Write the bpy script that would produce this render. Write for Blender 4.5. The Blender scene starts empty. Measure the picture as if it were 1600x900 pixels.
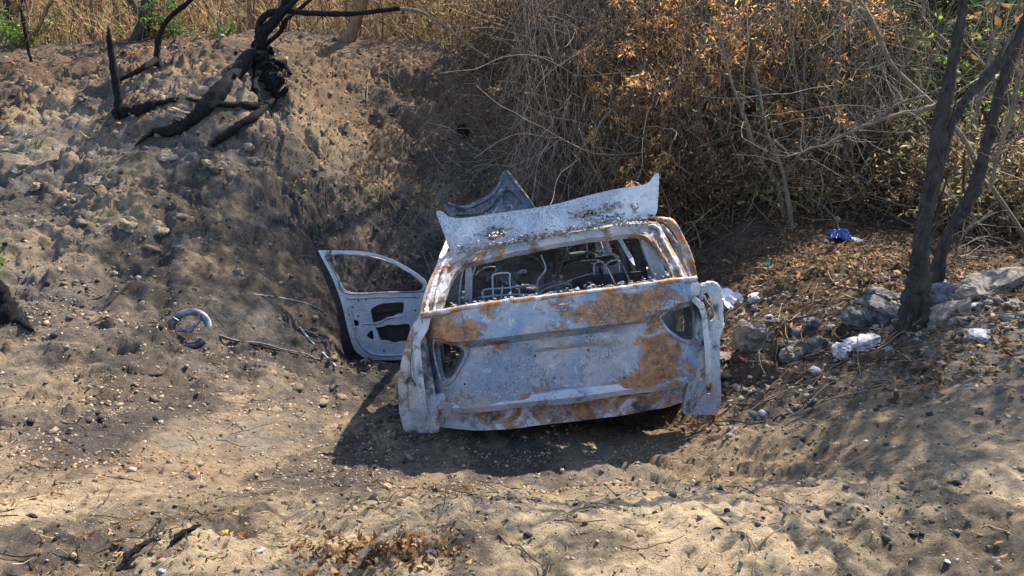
import bpy, math, random
import numpy as np
from math import sin, cos, radians, pi, sqrt, atan2
from mathutils import Vector, Matrix, geometry, noise as mnoise

random.seed(7)
rng = np.random.default_rng(7)
S = bpy.context.scene
COL = S.collection

# ------------------------------------------------------------ camera
EYE = np.array([0.0, 0.0, 1.6])
PITCH = radians(18)
FPX = 1164.0
cam = bpy.data.cameras.new('camera')
cam.lens = 36 * FPX / 1600
cam.sensor_width = 36
cam.clip_start = 0.05
cam.clip_end = 1000
camo = bpy.data.objects.new('camera', cam)
camo.location = EYE
camo.rotation_euler = (pi / 2 - PITCH, 0, 0)
COL.objects.link(camo)
S.camera = camo

# ------------------------------------------------------------ light
SUN_AZ = radians(39)       # to the right of the view direction (+Y)
SUN_EL = radians(47)
w = bpy.data.worlds.new('World')
S.world = w
w.use_nodes = True
nt = w.node_tree
sky = nt.nodes.new('ShaderNodeTexSky')
sky.sky_type = 'NISHITA'
sky.sun_disc = False
sky.sun_elevation = SUN_EL
sky.sun_rotation = SUN_AZ
nt.links.new(sky.outputs[0], nt.nodes['Background'].inputs[0])
nt.nodes['Background'].inputs[1].default_value = 0.15
sun = bpy.data.lights.new('sun', 'SUN')
sun.energy = 5.0
sun.angle = radians(0.5)
sun.color = (1.0, 0.86, 0.68)
suno = bpy.data.objects.new('sun', sun)
SD = Vector((sin(SUN_AZ) * cos(SUN_EL), cos(SUN_AZ) * cos(SUN_EL), sin(SUN_EL)))
suno.rotation_euler = SD.to_track_quat('Z', 'Y').to_euler()
COL.objects.link(suno)
S.view_settings.view_transform = 'Standard'
S.view_settings.look = 'None'
S.view_settings.exposure = 1.5
S.view_settings.gamma = 1

# ------------------------------------------------------------ projection helpers (photo pixel -> ray)
def ray(px, py):
    x = (px - 800) / FPX
    y = (450 - py) / FPX
    return np.array([x, cos(PITCH) + y * sin(PITCH), -sin(PITCH) + y * cos(PITCH)])

def at(px, py, Y):
    d = ray(px, py)
    return EYE + d * (Y / d[1])

# ------------------------------------------------------------ noise
def hash2(ix, iy, seed):
    n = (ix * 374761393 + iy * 668265263 + seed * 1442695041) & 0xffffffff
    n = ((n ^ (n >> 13)) * 1274126177) & 0xffffffff
    return ((n ^ (n >> 16)) & 0xffffff) / float(0xffffff)

def vn(x, y, seed=0):
    ix = np.floor(x).astype(np.int64); iy = np.floor(y).astype(np.int64)
    fx = x - ix; fy = y - iy
    fx = fx * fx * fx * (fx * (fx * 6 - 15) + 10); fy = fy * fy * fy * (fy * (fy * 6 - 15) + 10)
    a = hash2(ix, iy, seed); b = hash2(ix + 1, iy, seed); c = hash2(ix, iy + 1, seed); d = hash2(ix + 1, iy + 1, seed)
    return (a + (b - a) * fx) * (1 - fy) + (c + (d - c) * fx) * fy

def fbm(x, y, wl, octs=4, seed=0, gain=.5):
    s = 0; a = 1; t = 0; f = 1 / wl
    for o in range(octs):
        c, sn = cos(o * 1.1 + .4), sin(o * 1.1 + .4)
        s = s + a * (vn((x * c - y * sn) * f, (x * sn + y * c) * f, seed + o) * 2 - 1)
        t += a; a *= gain; f *= 2.03
    return s / t

def sstep(a, b, x):
    t = np.clip((x - a) / (b - a), 0, 1)
    return t * t * (3 - 2 * t)

# ------------------------------------------------------------ terrain control (photo row/column + distance, then free points)
CP = []
for px, rows in {
    -250: [(900, 1.97), (745, 2.9), (600, 4.3), (500, 5.2), (400, 6.2), (300, 7.4), (200, 8.8), (130, 10.2), (60, 13.5)],
    100: [(900, 1.97), (745, 3.0), (600, 4.6), (500, 5.6), (400, 6.6), (300, 7.8), (200, 9.2), (130, 10.5), (60, 14)],
    400: [(900, 1.97), (745, 3.4), (650, 4.6), (570, 5.8), (500, 6.6), (400, 7.4), (300, 8.25), (200, 9.1), (110, 10.0), (60, 11.8)],
    600: [(900, 1.97), (820, 2.3), (745, 3.75), (640, 5.9), (575, 7.7), (500, 8.3), (400, 9.0), (300, 9.8), (200, 10.7), (105, 11.8), (62, 13.0)],
    800: [(900, 1.97), (820, 2.3), (745, 3.78), (300, 10.0), (200, 11.0), (105, 12.2), (70, 13.2)],
    1000: [(900, 1.97), (820, 2.3), (738, 3.8), (300, 10.1), (200, 10.8), (110, 11.6), (60, 13)],
    1150: [(900, 1.97), (820, 2.25), (745, 3.4), (570, 4.9), (450, 6.6), (350, 8.6), (250, 9.8), (150, 11.3), (50, 13)],
    1320: [(900, 1.97), (745, 2.85), (570, 4.3), (500, 5.1), (400, 7.1), (350, 8.5), (300, 9.5), (250, 10.5), (150, 12), (50, 13.4)],
    1550: [(900, 1.97), (745, 2.55), (570, 3.5), (500, 4.15), (455, 4.9), (400, 6.6), (350, 8), (300, 9.2), (250, 10.3), (150, 12), (50, 13.4)],
    1900: [(900, 1.97), (745, 2.5), (570, 3.4), (500, 4.1), (400, 6.3), (300, 9), (150, 11.8), (50, 13.2)],
}.items():
    for py, Y in rows:
        CP.append(at(px, py, Y))
for X in (-.6, .3, 1.2):
    for Y, z in ((4.5, -.9), (4.9, -.99), (6.3, -1.33), (7.6, -1.66), (8.6, -1.84)):
        CP.append(np.array([X, Y, z + (.05 if X > 1 else 0)]))
for X in (-9, -4, 0, 4, 9):
    CP.append(np.array([X, 0, 0.02])); CP.append(np.array([X, -4, 0.1]))
for X in (-16, -9, -3, 3, 9, 16):
    CP.append(np.array([X, 17, 2.1])); CP.append(np.array([X, 21, 2.7]))
CP.append(np.array([-14, 2, 0.])); CP.append(np.array([14, 2, 0.])); CP.append(np.array([-14, 8, .6])); CP.append(np.array([14, 8, .3]))
CP = np.array(CP)

def tps(r2):
    return .5 * r2 * np.log(r2 + 1e-9)

def fit():
    n = len(CP)
    d2 = ((CP[:, None, :2] - CP[None, :, :2]) ** 2).sum(-1)
    K = tps(d2) + np.eye(n) * .03
    Pm = np.c_[np.ones(n), CP[:, :2]]
    A = np.zeros((n + 3, n + 3)); A[:n, :n] = K; A[:n, n:] = Pm; A[n:, :n] = Pm.T
    b = np.zeros(n + 3); b[:n] = CP[:, 2]
    return np.linalg.solve(A, b)
TW = fit()

def base_h(x, y):
    x = np.asarray(x, float); y = np.asarray(y, float)
    sh = x.shape
    xc = np.clip(x.ravel(), -16, 16); yc = np.clip(y.ravel(), -4, 21)
    out = TW[-3] + TW[-2] * xc + TW[-1] * yc
    for i in range(len(CP)):
        out = out + TW[i] * tps((xc - CP[i, 0]) ** 2 + (yc - CP[i, 1]) ** 2)
    far = np.maximum(y.ravel() - 21, 0)
    out = out + np.minimum(far, 60) * .14
    return out.reshape(sh)

DENTS = []      # (x, y, radius, depth)
def ghit_base(px, py, f=None, y0=1.5):
    d = ray(px, py)
    Y = np.concatenate([np.arange(y0, 14, .02), np.arange(14, 60, .25)])
    pts = EYE[None] + d[None] * (Y / d[1])[:, None]
    h = (f or base_h)(pts[:, 0], pts[:, 1])
    k = np.argmax(pts[:, 2] <= h)
    return pts[k].copy()

for px, py, r, dp in ((585, 178, .11, .16), (612, 168, .08, .14), (640, 188, .12, .26), (418, 140, .22, .22), (432, 175, .16, .15),
                      (175, 548, .16, .1), (260, 545, .09, .08), (1150, 215, .25, .2), (365, 832, .12, .10), (28, 848, .09, .09), (130, 850, .14, .05),
                      (200, 880, .1, .04), (480, 215, .15, .12), (300, 300, .2, .08), (220, 400, .25, .08), (430, 440, .2, .08), (330, 220, .2, .1), (520, 340, .2, .1)):
    p = ghit_base(px, py)
    DENTS.append((p[0], p[1], r, dp))
for px, py, r, dp in ((60, 868, .2, .06), (235, 846, .3, .06), (330, 880, .2, .05), (590, 880, .25, .04), (470, 120, .3, -.05), (395, 205, .2, .09), (285, 180, .15, .06)):
    p = ghit_base(px, py)
    DENTS.append((p[0], p[1], r, -dp))

def masks(x, y):
    """bank roughness, litter, foreground weights"""
    bank = sstep(4.2, 6, y) * (1 - sstep(11, 13, y)) * (1 - sstep(1.2, 2.6, x - .06 * y))
    fore = 1 - sstep(2.2, 3.4, y)
    litter = sstep(3.4, 4.6, y) * sstep(1.2, 2.4, x + .0 * y)
    return bank, fore, litter

def H(x, y, want_v=False):
    x = np.asarray(x, float); y = np.asarray(y, float)
    h = base_h(x, y)
    v = y + 1.15 * np.clip(h, -2.2, 3)            # runs along the slope, so lumps keep their shape on the steep face
    bank, fore, litter = masks(x, y)
    car = sstep(.2, .0, np.maximum(np.abs(x - .35) - 1.0, 0)) * sstep(3.9, 4.2, y) * (1 - sstep(8.3, 8.8, y))
    amp = (.35 + .3 * sstep(2.6, 3.6, y) + .60 * bank) * (1 - .7 * car)
    h = h + .14 * bank * fbm(x, v, 1.3, 3, 11) * (1 - car)
    wx = x + .25 * fbm(x, v, .9, 2, 31); wy = v + .25 * fbm(x, v, .9, 2, 37)
    n1 = fbm(wx, wy, .6, 3, 21)
    h = h + amp * .09 * (np.abs(n1) * 1.2 - .3)
    rough = .3 + .7 * sstep(-.2, .3, fbm(x, v, 1.1, 2, 61))
    n2 = fbm(wx, wy, .26, 3, 41)
    h = h + amp * (.4 + .6 * rough) * .075 * (.3 - np.abs(n2)) 
    n3 = fbm(wx, wy, .12, 3, 51)
    h = h + amp * rough * .04 * n3
    n5 = fbm(wx + .1 * n3, wy, .085, 2, 57)
    h = h + amp * rough * .03 * sstep(.12, .3, n5)        # small ledges and clods standing proud
    h = h + amp * (.3 + .7 * rough) * (.020 * fbm(wx, wy, .05, 2, 71) + .022 * np.abs(fbm(wx, wy, .10, 3, 73)))
    r2 = .25 + .75 * sstep(-.15, .25, fbm(x, v, .8, 3, 63))
    e1 = fbm(wx, wy, .42, 5, 301, .62); e2 = fbm(wx, wy, .17, 4, 311, .62); e3 = fbm(wx, wy, .075, 3, 321)
    h = h + amp * r2 * (.055 * (sstep(.05, .10, e1) - .4) + .024 * (sstep(.10, .16, e2) - .3) + .010 * sstep(.12, .22, e3))
    h = h - amp * r2 * (.05 * sstep(.22, .3, fbm(wx, wy, .3, 5, 331, .62)) + .03 * sstep(.25, .32, fbm(wx, wy, .13, 4, 341)))
    rill = fbm(x + y * .35, v * .2, .34, 3, 81)
    h = h - bank * .06 * sstep(.05, .5, rill)
    mid = .5 * fore + .5 * (1 - sstep(6.5, 8, y))
    h = h + mid * (.012 * sstep(.05, .2, fbm(x, v, .14, 4, 401)) + .012 * fbm(x, v, .07, 3, 411) - .018 * sstep(.12, .3, fbm(x, v, .2, 4, 421)))
    h = h + fore * (.02 * fbm(x, y, .16, 4, 91) + .010 * fbm(x, y, .045, 3, 95) + .012 * sstep(.1, .35, fbm(x, y, .09, 3, 97)))
    for (dx, dy, r, dp) in DENTS:
        q = ((x - dx) ** 2 + ((y - dy) * 1.1) ** 2) / (r * r)
        h = h - dp * np.exp(-q * q)
    return h

def ghit(px, py, y0=1.5):
    return ghit_base(px, py, H, y0)

def gz(x, y):
    return float(H(np.array([x]), np.array([y]))[0])

# ------------------------------------------------------------ mesh helpers
def link(o, parent=None, kind=None, label=None, cat=None, group=None):
    COL.objects.link(o)
    if parent is not None: o.parent = parent
    if kind: o['kind'] = kind
    if label: o['label'] = label
    if cat: o['category'] = cat
    if group: o['group'] = group
    return o

def empty(name, loc, label, cat, group=None):
    o = bpy.data.objects.new(name, None)
    o.empty_display_size = .2
    o.location = tuple(float(v) for v in loc)
    return link(o, None, None, label, cat, group)

def mk(name, V, F, mat, attrs=None, smooth=False):
    """fast mesh from (n,3) verts and (m,k) faces (k = 3 or 4) or a ragged list"""
    me = bpy.data.meshes.new(name)
    V = np.asarray(V, np.float32)
    if isinstance(F, np.ndarray):
        m, k = F.shape
        me.vertices.add(len(V)); me.vertices.foreach_set('co', V.ravel())
        me.loops.add(m * k); me.loops.foreach_set('vertex_index', F.astype(np.int32).ravel())
        me.polygons.add(m)
        me.polygons.foreach_set('loop_start', np.arange(0, m * k, k, dtype=np.int32))
        me.polygons.foreach_set('loop_total', np.full(m, k, np.int32))
        me.update(calc_edges=True)
    else:
        me.from_pydata([tuple(map(float, v)) for v in V], [], [tuple(int(i) for i in f) for f in F])
        me.update()
    if smooth:
        me.polygons.foreach_set('use_smooth', np.ones(len(me.polygons), bool))
    for an, arr in (attrs or {}).items():
        arr = np.asarray(arr, np.float32)
        if arr.ndim == 2:
            a = me.color_attributes.new(an, 'FLOAT_COLOR', 'POINT')
            full = np.ones((len(V), 4), np.float32); full[:, :3] = arr[:, :3]
            a.data.foreach_set('color', full.ravel())
        else:
            a = me.attributes.new(an, 'FLOAT', 'POINT')
            a.data.foreach_set('value', arr.ravel())
    if mat: me.materials.append(mat)
    return me

def obj(name, me, parent=None, **kw):
    return link(bpy.data.objects.new(name, me), parent, **kw)

def tubes(P, R, sides=3, rough=0):
    """P (n,k,3) paths, R (n,k) radii -> verts, quad faces"""
    n, k, _ = P.shape
    T = np.gradient(P, axis=1)
    T /= np.linalg.norm(T, axis=2, keepdims=True) + 1e-9
    up = np.where(np.abs(T[:, :1, 2:3]) > .8, np.array([1., 0, 0]), np.array([0, 0, 1.]))
    up = np.broadcast_to(up, T.shape)
    A = np.cross(T, up); A /= np.linalg.norm(A, axis=2, keepdims=True) + 1e-9
    # keep frames steady along each path
    for i in range(1, k):
        a = A[:, i - 1] - (A[:, i - 1] * T[:, i]).sum(1, keepdims=True) * T[:, i]
        A[:, i] = a / (np.linalg.norm(a, axis=1, keepdims=True) + 1e-9)
    B = np.cross(T, A)
    an = np.arange(sides) * 2 * pi / sides
    rad = R[:, :, None] * (1 + rough * rng.uniform(-1, 1, (n, k, sides)))
    V = P[:, :, None, :] + rad[..., None] * (A[:, :, None, :] * np.cos(an)[None, None, :, None] + B[:, :, None, :] * np.sin(an)[None, None, :, None])
    idx = np.arange(n * k * sides).reshape(n, k, sides)
    a = idx[:, :-1, :]; b = idx[:, 1:, :]
    F = np.stack([a, np.roll(a, -1, 2), np.roll(b, -1, 2), b], -1).reshape(-1, 4)
    return V.reshape(-1, 3), F

def spline(pts, n):
    """Catmull-Rom through pts, resampled to n points"""
    P = np.array(pts, float)
    if len(P) == 2: return P[0] + (P[1] - P[0]) * np.linspace(0, 1, n)[:, None]
    P = np.vstack([2 * P[0] - P[1], P, 2 * P[-1] - P[-2]])
    m = len(P) - 3
    t = np.linspace(0, m - 1e-6, n)
    i = t.astype(int); f = (t - i)[:, None]
    p0, p1, p2, p3 = P[i], P[i + 1], P[i + 2], P[i + 3]
    return .5 * ((2 * p1) + (-p0 + p2) * f + (2 * p0 - 5 * p1 + 4 * p2 - p3) * f ** 2 + (-p0 + 3 * p1 - 3 * p2 + p3) * f ** 3)

def limb(pts, r, n=24, sides=10, rough=.12, wob=.0, cap=True):
    """one knobbly tapered limb; r list of radii spread along it"""
    P = spline(pts, n)
    if wob: P = P + rng.normal(0, wob, P.shape) * np.linspace(.3, 1, n)[:, None]
    R = np.interp(np.linspace(0, 1, n), np.linspace(0, 1, len(r)), r)
    R = R * (1 + .10 * np.sin(np.linspace(0, 17, n) + rng.uniform(0, 6)))
    V, F = tubes(P[None], R[None], sides, rough * .5)
    if rough > .08 and max(r) > .012:
        for i in range(len(V)):
            c = P[i // sides]; k = V[i] - c; rr = R[i // sides]
            q = Vector(V[i] / rr * .55)
            V[i] = c + k * (1 + rough * (2.2 * mnoise.noise(q) + 1.6 * mnoise.noise(q * 2.7)) - rough * .8 * abs(mnoise.noise(Vector((k[0] / rr * 2.2, k[1] / rr * 2.2, V[i][2] * 2)))))
    V = list(V); F = [list(f) for f in F]
    if cap:
        for base, p in ((0, P[0]), ((n - 1) * sides, P[-1])):
            c = len(V); V.append(p)
            for i in range(sides):
                F.append([base + i, base + (i + 1) % sides, c])
    return np.array(V), F

def joinm(parts):
    V = []; F = []; o = 0
    for v, f in parts:
        V.append(np.asarray(v, float)); F += [[int(i) + o for i in q] for q in f]; o += len(v)
    return np.vstack(V), F

def walk(start, d0, length, k, bend=.25, grav=0., r0=.004, r1=.0015):
    """n random-walk paths. start (n,3) d0 (n,3) length (n,)"""
    n = len(start)
    P = np.zeros((n, k, 3)); P[:, 0] = start
    d = d0 / (np.linalg.norm(d0, axis=1, keepdims=True) + 1e-9)
    st = (length / (k - 1))[:, None]
    curl = rng.normal(0, bend * .5, (n, 3))
    for i in range(1, k):
        d = d + rng.normal(0, bend, (n, 3)) + curl + np.array([0, 0, grav])
        d /= np.linalg.norm(d, axis=1, keepdims=True) + 1e-9
        P[:, i] = P[:, i - 1] + d * st
    R = np.linspace(0, 1, k)[None, :]
    R = (np.asarray(r0).reshape(-1, 1) * (1 - R) + np.asarray(r1).reshape(-1, 1) * R) * np.ones((n, k))
    return P, R

def rdir(n, up=0., spread=1.):
    d = rng.normal(0, 1, (n, 3)) * spread
    d[:, 2] += up
    return d / np.linalg.norm(d, axis=1, keepdims=True)

def leaves(P, size, col, colvar=.25, up=None, aspect=.5, fold=.25):
    """folded diamond leaves at P. returns V,F,C"""
    n = len(P)
    t = rdir(n) if up is None else up
    s = np.cross(t, rdir(n)); s /= np.linalg.norm(s, axis=1, keepdims=True) + 1e-9
    nn = np.cross(t, s)
    L = (size * rng.uniform(.6, 1.3, n))[:, None]
    W = L * aspect * rng.uniform(.7, 1.2, n)[:, None]
    v0 = P; v1 = P + t * L * .5 + s * W * .5 + nn * L * fold; v2 = P + t * L + nn * L * .1 * fold; v3 = P + t * L * .5 - s * W * .5 + nn * L * fold
    V = np.stack([v0, v1, v2, v3], 1).reshape(-1, 3)
    i = np.arange(n) * 4
    F = np.stack([np.stack([i, i + 1, i + 2], 1), np.stack([i, i + 2, i + 3], 1)], 1).reshape(-1, 3)
    col = np.asarray(col, float)
    if col.ndim == 1: col = np.tile(col, (n, 1))
    C = col * (1 + rng.uniform(-colvar, colvar, (n, 1)) + rng.uniform(-.06, .06, (n, 3)))
    return V, F, np.repeat(np.clip(C, 0, 1), 4, 0)

def palette(n, cols, wts=None):
    cols = np.array(cols)
    return cols[rng.choice(len(cols), n, p=None if wts is None else np.array(wts) / sum(wts))]

# ------------------------------------------------------------ materials
def nodes(name):
    m = bpy.data.materials.new(name); m.use_nodes = True
    t = m.node_tree; b = t.nodes['Principled BSDF']
    return m, t, b

def N(t, typ, **kw):
    n = t.nodes.new(typ)
    for k, v in kw.items():
        if k.startswith('i_'):
            key = k[2:]
            n.inputs[int(key) if key.isdigit() else key.replace('_', ' ')].default_value = v
        else: setattr(n, k, v)
    return n

def ramp(t, src, stops):
    r = t.nodes.new('ShaderNodeValToRGB')
    e = r.color_ramp.elements
    while len(e) < len(stops): e.new(.5)
    for q, (p, c) in zip(e, stops):
        q.position = p; q.color = (c, c, c, 1) if not hasattr(c, '__len__') else (*c, 1)
    t.links.new(src, r.inputs[0])
    return r.outputs[0]

def mix(t, fac, a, b, mode='MIX'):
    m = t.nodes.new('ShaderNodeMix'); m.data_type = 'RGBA'; m.blend_type = mode
    for sock, v in ((m.inputs[0], fac), (m.inputs[6], a), (m.inputs[7], b)):
        if isinstance(v, bpy.types.NodeSocket): t.links.new(v, sock)
        elif hasattr(v, '__len__'): sock.default_value = (*v[:3], 1)
        else: sock.default_value = v
    return m.outputs[2]

def math_(t, op, a, b=None, clamp=False):
    m = t.nodes.new('ShaderNodeMath'); m.operation = op; m.use_clamp = clamp
    for i, v in enumerate((a, b)):
        if v is None: continue
        if isinstance(v, bpy.types.NodeSocket): t.links.new(v, m.inputs[i])
        else: m.inputs[i].default_value = v
    return m.outputs[0]

def noise_(t, co, scale, detail=6, rough=.6, dist=0.):
    n = t.nodes.new('ShaderNodeTexNoise'); n.inputs['Scale'].default_value = scale
    n.inputs['Detail'].default_value = detail; n.inputs['Roughness'].default_value = rough
    n.inputs['Distortion'].default_value = dist
    t.links.new(co, n.inputs['Vector'])
    return n.outputs[0]

def bump(t, b, h, strength=.5, dist=.01):
    n = t.nodes.new('ShaderNodeBump'); n.inputs['Strength'].default_value = strength; n.inputs['Distance'].default_value = dist
    t.links.new(h, n.inputs['Height']); t.links.new(n.outputs[0], b.inputs['Normal'])

def attr(t, name, out='Color'):
    a = t.nodes.new('ShaderNodeAttribute'); a.attribute_name = name
    return a.outputs[out]

def mat_ground():
    m, t, b = nodes('burnt_earth')
    co = N(t, 'ShaderNodeTexCoord').outputs['Object']
    base = attr(t, 'Col')
    n1 = noise_(t, co, 22, 12, .78)
    n2 = noise_(t, co, 110, 6, .75)
    k = t.nodes.new('ShaderNodeMix'); k.data_type = 'RGBA'; k.blend_type = 'MULTIPLY'; k.inputs[0].default_value = 1
    t.links.new(base, k.inputs[6]); t.links.new(ramp(t, n1, [(.34, .30), (.47, .72), (.60, 1.)]), k.inputs[7])
    c2 = mix(t, ramp(t, n2, [(.56, 0), (.72, .6)]), k.outputs[2], (.38, .31, .22))
    c3 = mix(t, ramp(t, noise_(t, co, 75, 6, .75), [(.6, 0), (.7, .75)]), c2, (.025, .02, .018))
    t.links.new(c3, b.inputs['Base Color'])
    b.inputs['Roughness'].default_value = .95
    b.inputs['Specular IOR Level'].default_value = .15
    h = math_(t, 'ADD', math_(t, 'MULTIPLY', n1, 1.), math_(t, 'MULTIPLY', n2, .5))
    bump(t, b, h, 1., .035)
    return m

def mat_vcol(name, rough=.85, scale=60, amt=.35, bmp=.3, trans=0., spec=.2):
    m, t, b = nodes(name)
    co = N(t, 'ShaderNodeTexCoord').outputs['Object']
    n = noise_(t, co, scale, 5, .65)
    c = mix(t, 1., attr(t, 'Col'), ramp(t, n, [(.3, 1 - amt), (.65, 1.)]), 'MULTIPLY')
    t.links.new(c, b.inputs['Base Color'])
    b.inputs['Roughness'].default_value = rough
    b.inputs['Specular IOR Level'].default_value = spec
    if bmp: bump(t, b, n, bmp, .01)
    if trans:
        tr = t.nodes.new('ShaderNodeBsdfTranslucent'); t.links.new(c, tr.inputs['Color'])
        ms = t.nodes.new('ShaderNodeMixShader'); ms.inputs[0].default_value = trans
        t.links.new(b.outputs[0], ms.inputs[1]); t.links.new(tr.outputs[0], ms.inputs[2])
        t.links.new(ms.outputs[0], t.nodes['Material Output'].inputs[0])
    return m

def mat_noise(name, c1, c2, scale=20, rough=.8, metallic=0., bmp=.4, bd=.01, c3=None, th3=(.6, .68), stretch=None, spec=.3):
    m, t, b = nodes(name)
    co = N(t, 'ShaderNodeTexCoord').outputs['Object']
    if stretch:
        mp = t.nodes.new('ShaderNodeMapping'); mp.inputs['Scale'].default_value = stretch
        t.links.new(co, mp.inputs[0]); co = mp.outputs[0]
    n = noise_(t, co, scale, 8, .65, .3)
    c = mix(t, ramp(t, n, [(.35, 0), (.62, 1)]), c1, c2)
    if c3: c = mix(t, ramp(t, noise_(t, co, scale * .45, 8, .7, .5), [(th3[0], 0), (th3[1], 1)]), c, c3)
    t.links.new(c, b.inputs['Base Color'])
    b.inputs['Roughness'].default_value = rough; b.inputs['Metallic'].default_value = metallic
    b.inputs['Specular IOR Level'].default_value = spec
    bump(t, b, n, bmp, bd)
    return m

def mat_metal(name, pale=(.44, .45, .47), blue=(.32, .36, .42), rust_bias=-.08, soot_bias=-.08, speck=.5, rough=.62, metal=.25):
    """fire-bleached sheet metal: ash white / blue grey, rust blooms, soot, speckles"""
    m, t, b = nodes(name)
    co = N(t, 'ShaderNodeTexCoord').outputs['Object']
    nb = noise_(t, co, 2.6, 5, .55, .6)
    base = mix(t, ramp(t, nb, [(.42, 0), (.58, 1)]), pale, blue)
    fine = noise_(t, co, 26, 8, .7)
    base = mix(t, 1., base, ramp(t, fine, [(.25, .72), (.7, 1.)]), 'MULTIPLY')
    # streaky whitish ash
    ash = noise_(t, co, 9, 9, .75, 1.2)
    base = mix(t, ramp(t, ash, [(.55, 0), (.66, .7)]), base, (.52, .51, .50))
    # rust: noise + painted bias attribute
    nr = noise_(t, co, 5.5, 9, .68, .9)
    rf = math_(t, 'ADD', math_(t, 'ADD', nr, attr(t, 'rust', 'Fac')), rust_bias)
    rustc = mix(t, ramp(t, noise_(t, co, 14, 9, .75, .4), [(.38, 0), (.60, 1)]), (.10, .042, .022), (.40, .175, .04))
    rim = mix(t, ramp(t, rf, [(.54, 0), (.57, .65), (.60, 0)]), base, (.09, .06, .05))
    c = mix(t, ramp(t, rf, [(.56, 0), (.585, .5), (.63, .95)]), rim, rustc)
    # pinkish oxide veil
    c = mix(t, ramp(t, noise_(t, co, 3.4, 8, .7, .8), [(.56, 0), (.70, .45)]), c, (.34, .20, .14))
    # soot
    ns = noise_(t, co, 4.2, 8, .7, .6)
    sf = math_(t, 'ADD', math_(t, 'ADD', ns, attr(t, 'soot', 'Fac')), soot_bias)
    c = mix(t, ramp(t, sf, [(.55, 0), (.66, .93)]), c, (.022, .021, .023))
    fl = noise_(t, co, 19, 12, .8, 1.5)
    c = mix(t, ramp(t, fl, [(.56, 0), (.60, .55)]), c, (.06, .05, .05))
    c = mix(t, ramp(t, noise_(t, co, 33, 10, .8, .8), [(.58, 0), (.63, .6)]), c, (.6, .59, .57))
    # dark speckles where the primer blistered
    sp = noise_(t, co, 85, 4, .7)
    area = ramp(t, noise_(t, co, 3.0, 4, .6, .4), [(.45, 0), (.6, speck)])
    c = mix(t, math_(t, 'MULTIPLY', ramp(t, sp, [(.52, 0), (.58, 1)]), area), c, (.05, .055, .065))
    t.links.new(c, b.inputs['Base Color'])
    b.inputs['Roughness'].default_value = rough
    b.inputs['Metallic'].default_value = metal
    b.inputs['Specular IOR Level'].default_value = .45
    h = math_(t, 'ADD', math_(t, 'MULTIPLY', fine, .5), math_(t, 'MULTIPLY', rf, .6))
    bump(t, b, h, .6, .010)
    return m

M_GROUND = mat_ground()
M_CLOD = mat_vcol('earth_clods', .95, 70, .45, .8)
M_LEAF = mat_vcol('dry_leaf', .8, 40, .3, 0, .6)
M_GREEN = mat_vcol('green_leaf', .55, 40, .3, 0, .45, .4)
M_TWIG = mat_vcol('dry_twig', .85, 50, .4, 0)
M_STRAW = mat_vcol('straw', .8, 40, .3, 0, .4)
M_CHAR = mat_noise('charred_wood', (.005, .005, .006), (.018, .018, .020), 34, .9, 0, 1., .03, (.035, .035, .038), (.66, .78), (1, 1, .5), spec=.08)
M_BARK = mat_noise('dark_bark', (.012, .010, .009), (.05, .043, .038), 34, .85, 0, 1., .04, (.09, .08, .07), (.6, .75), (1, 1, .25))
M_BARK2 = mat_noise('grey_bark', (.08, .065, .05), (.17, .14, .105), 24, .85, 0, .8, .015, (.24, .19, .13), (.6, .75), (1, 1, .3))
M_BARK3 = mat_noise('brown_bark', (.10, .055, .03), (.20, .12, .07), 22, .85, 0, .8, .015, None, (.6, .7), (1, 1, .3))
M_EARTHLUMP = mat_noise('baked_earth', (.13, .11, .09), (.33, .26, .18), 18, .95, 0, 1., .04, (.05, .045, .04), (.55, .62))
M_ROCK = mat_noise('tuff_rock', (.09, .08, .07), (.24, .21, .175), 18, .92, 0, 1., .03, (.33, .31, .28), (.6, .75))
M_CONC = mat_noise('sooty_concrete', (.03, .032, .038), (.15, .15, .16), 16, .9, 0, 1., .03, (.28, .27, .26), (.58, .7))
M_PALE = mat_noise('pale_plaster', (.20, .21, .24), (.46, .46, .48), 22, .85, 0, .9, .015, (.12, .11, .10), (.58, .68))
M_METAL = mat_metal('fire_bleached_metal', (.56, .57, .59), (.36, .41, .48), -.055, -.03, .6)
M_TAIL = mat_metal('tailgate_metal', (.36, .345, .36), (.19, .255, .345), .0, -.05, 1., .5, .3)
M_RUSTY = mat_metal('rusty_metal', (.52, .49, .47), (.33, .35, .39), .025, .045, .4)
M_DOOR = mat_metal('door_metal', (.46, .49, .54), (.34, .40, .48), -.10, -.08, .6, .5, .3)
M_SOOT = mat_metal('sooted_metal', (.20, .20, .21), (.12, .13, .14), -.05, .0, .2, .7)
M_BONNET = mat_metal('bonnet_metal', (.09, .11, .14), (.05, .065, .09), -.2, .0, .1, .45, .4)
M_BLACK = mat_noise('burnt_black', (.010, .010, .011), (.035, .034, .035), 30, .8, 0, .8, .01)
M_ASHLUMP = mat_noise('ash_debris', (.05, .05, .055), (.42, .41, .40), 35, .95, 0, 1., .02, (.02, .02, .02), (.55, .62))
M_DISC = mat_metal('disc_metal', (.18, .20, .24), (.05, .06, .085), -.02, .05, .3, .4, .5)

# ------------------------------------------------------------ the ground sheet
def axis(lo, hi, fine_lo, fine_hi, step, grow=1.12, stepf=None):
    a = [fine_lo]
    while a[-1] < fine_hi: a.append(a[-1] + (stepf(a[-1]) if stepf else step))
    s = a[-1] - a[-2]
    while a[-1] < hi: s *= grow; a.append(a[-1] + s)
    b = [fine_lo]; s = step
    while b[-1] > lo: s *= grow; b.append(b[-1] - s)
    return np.array(b[::-1][:-1] + a)

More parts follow.
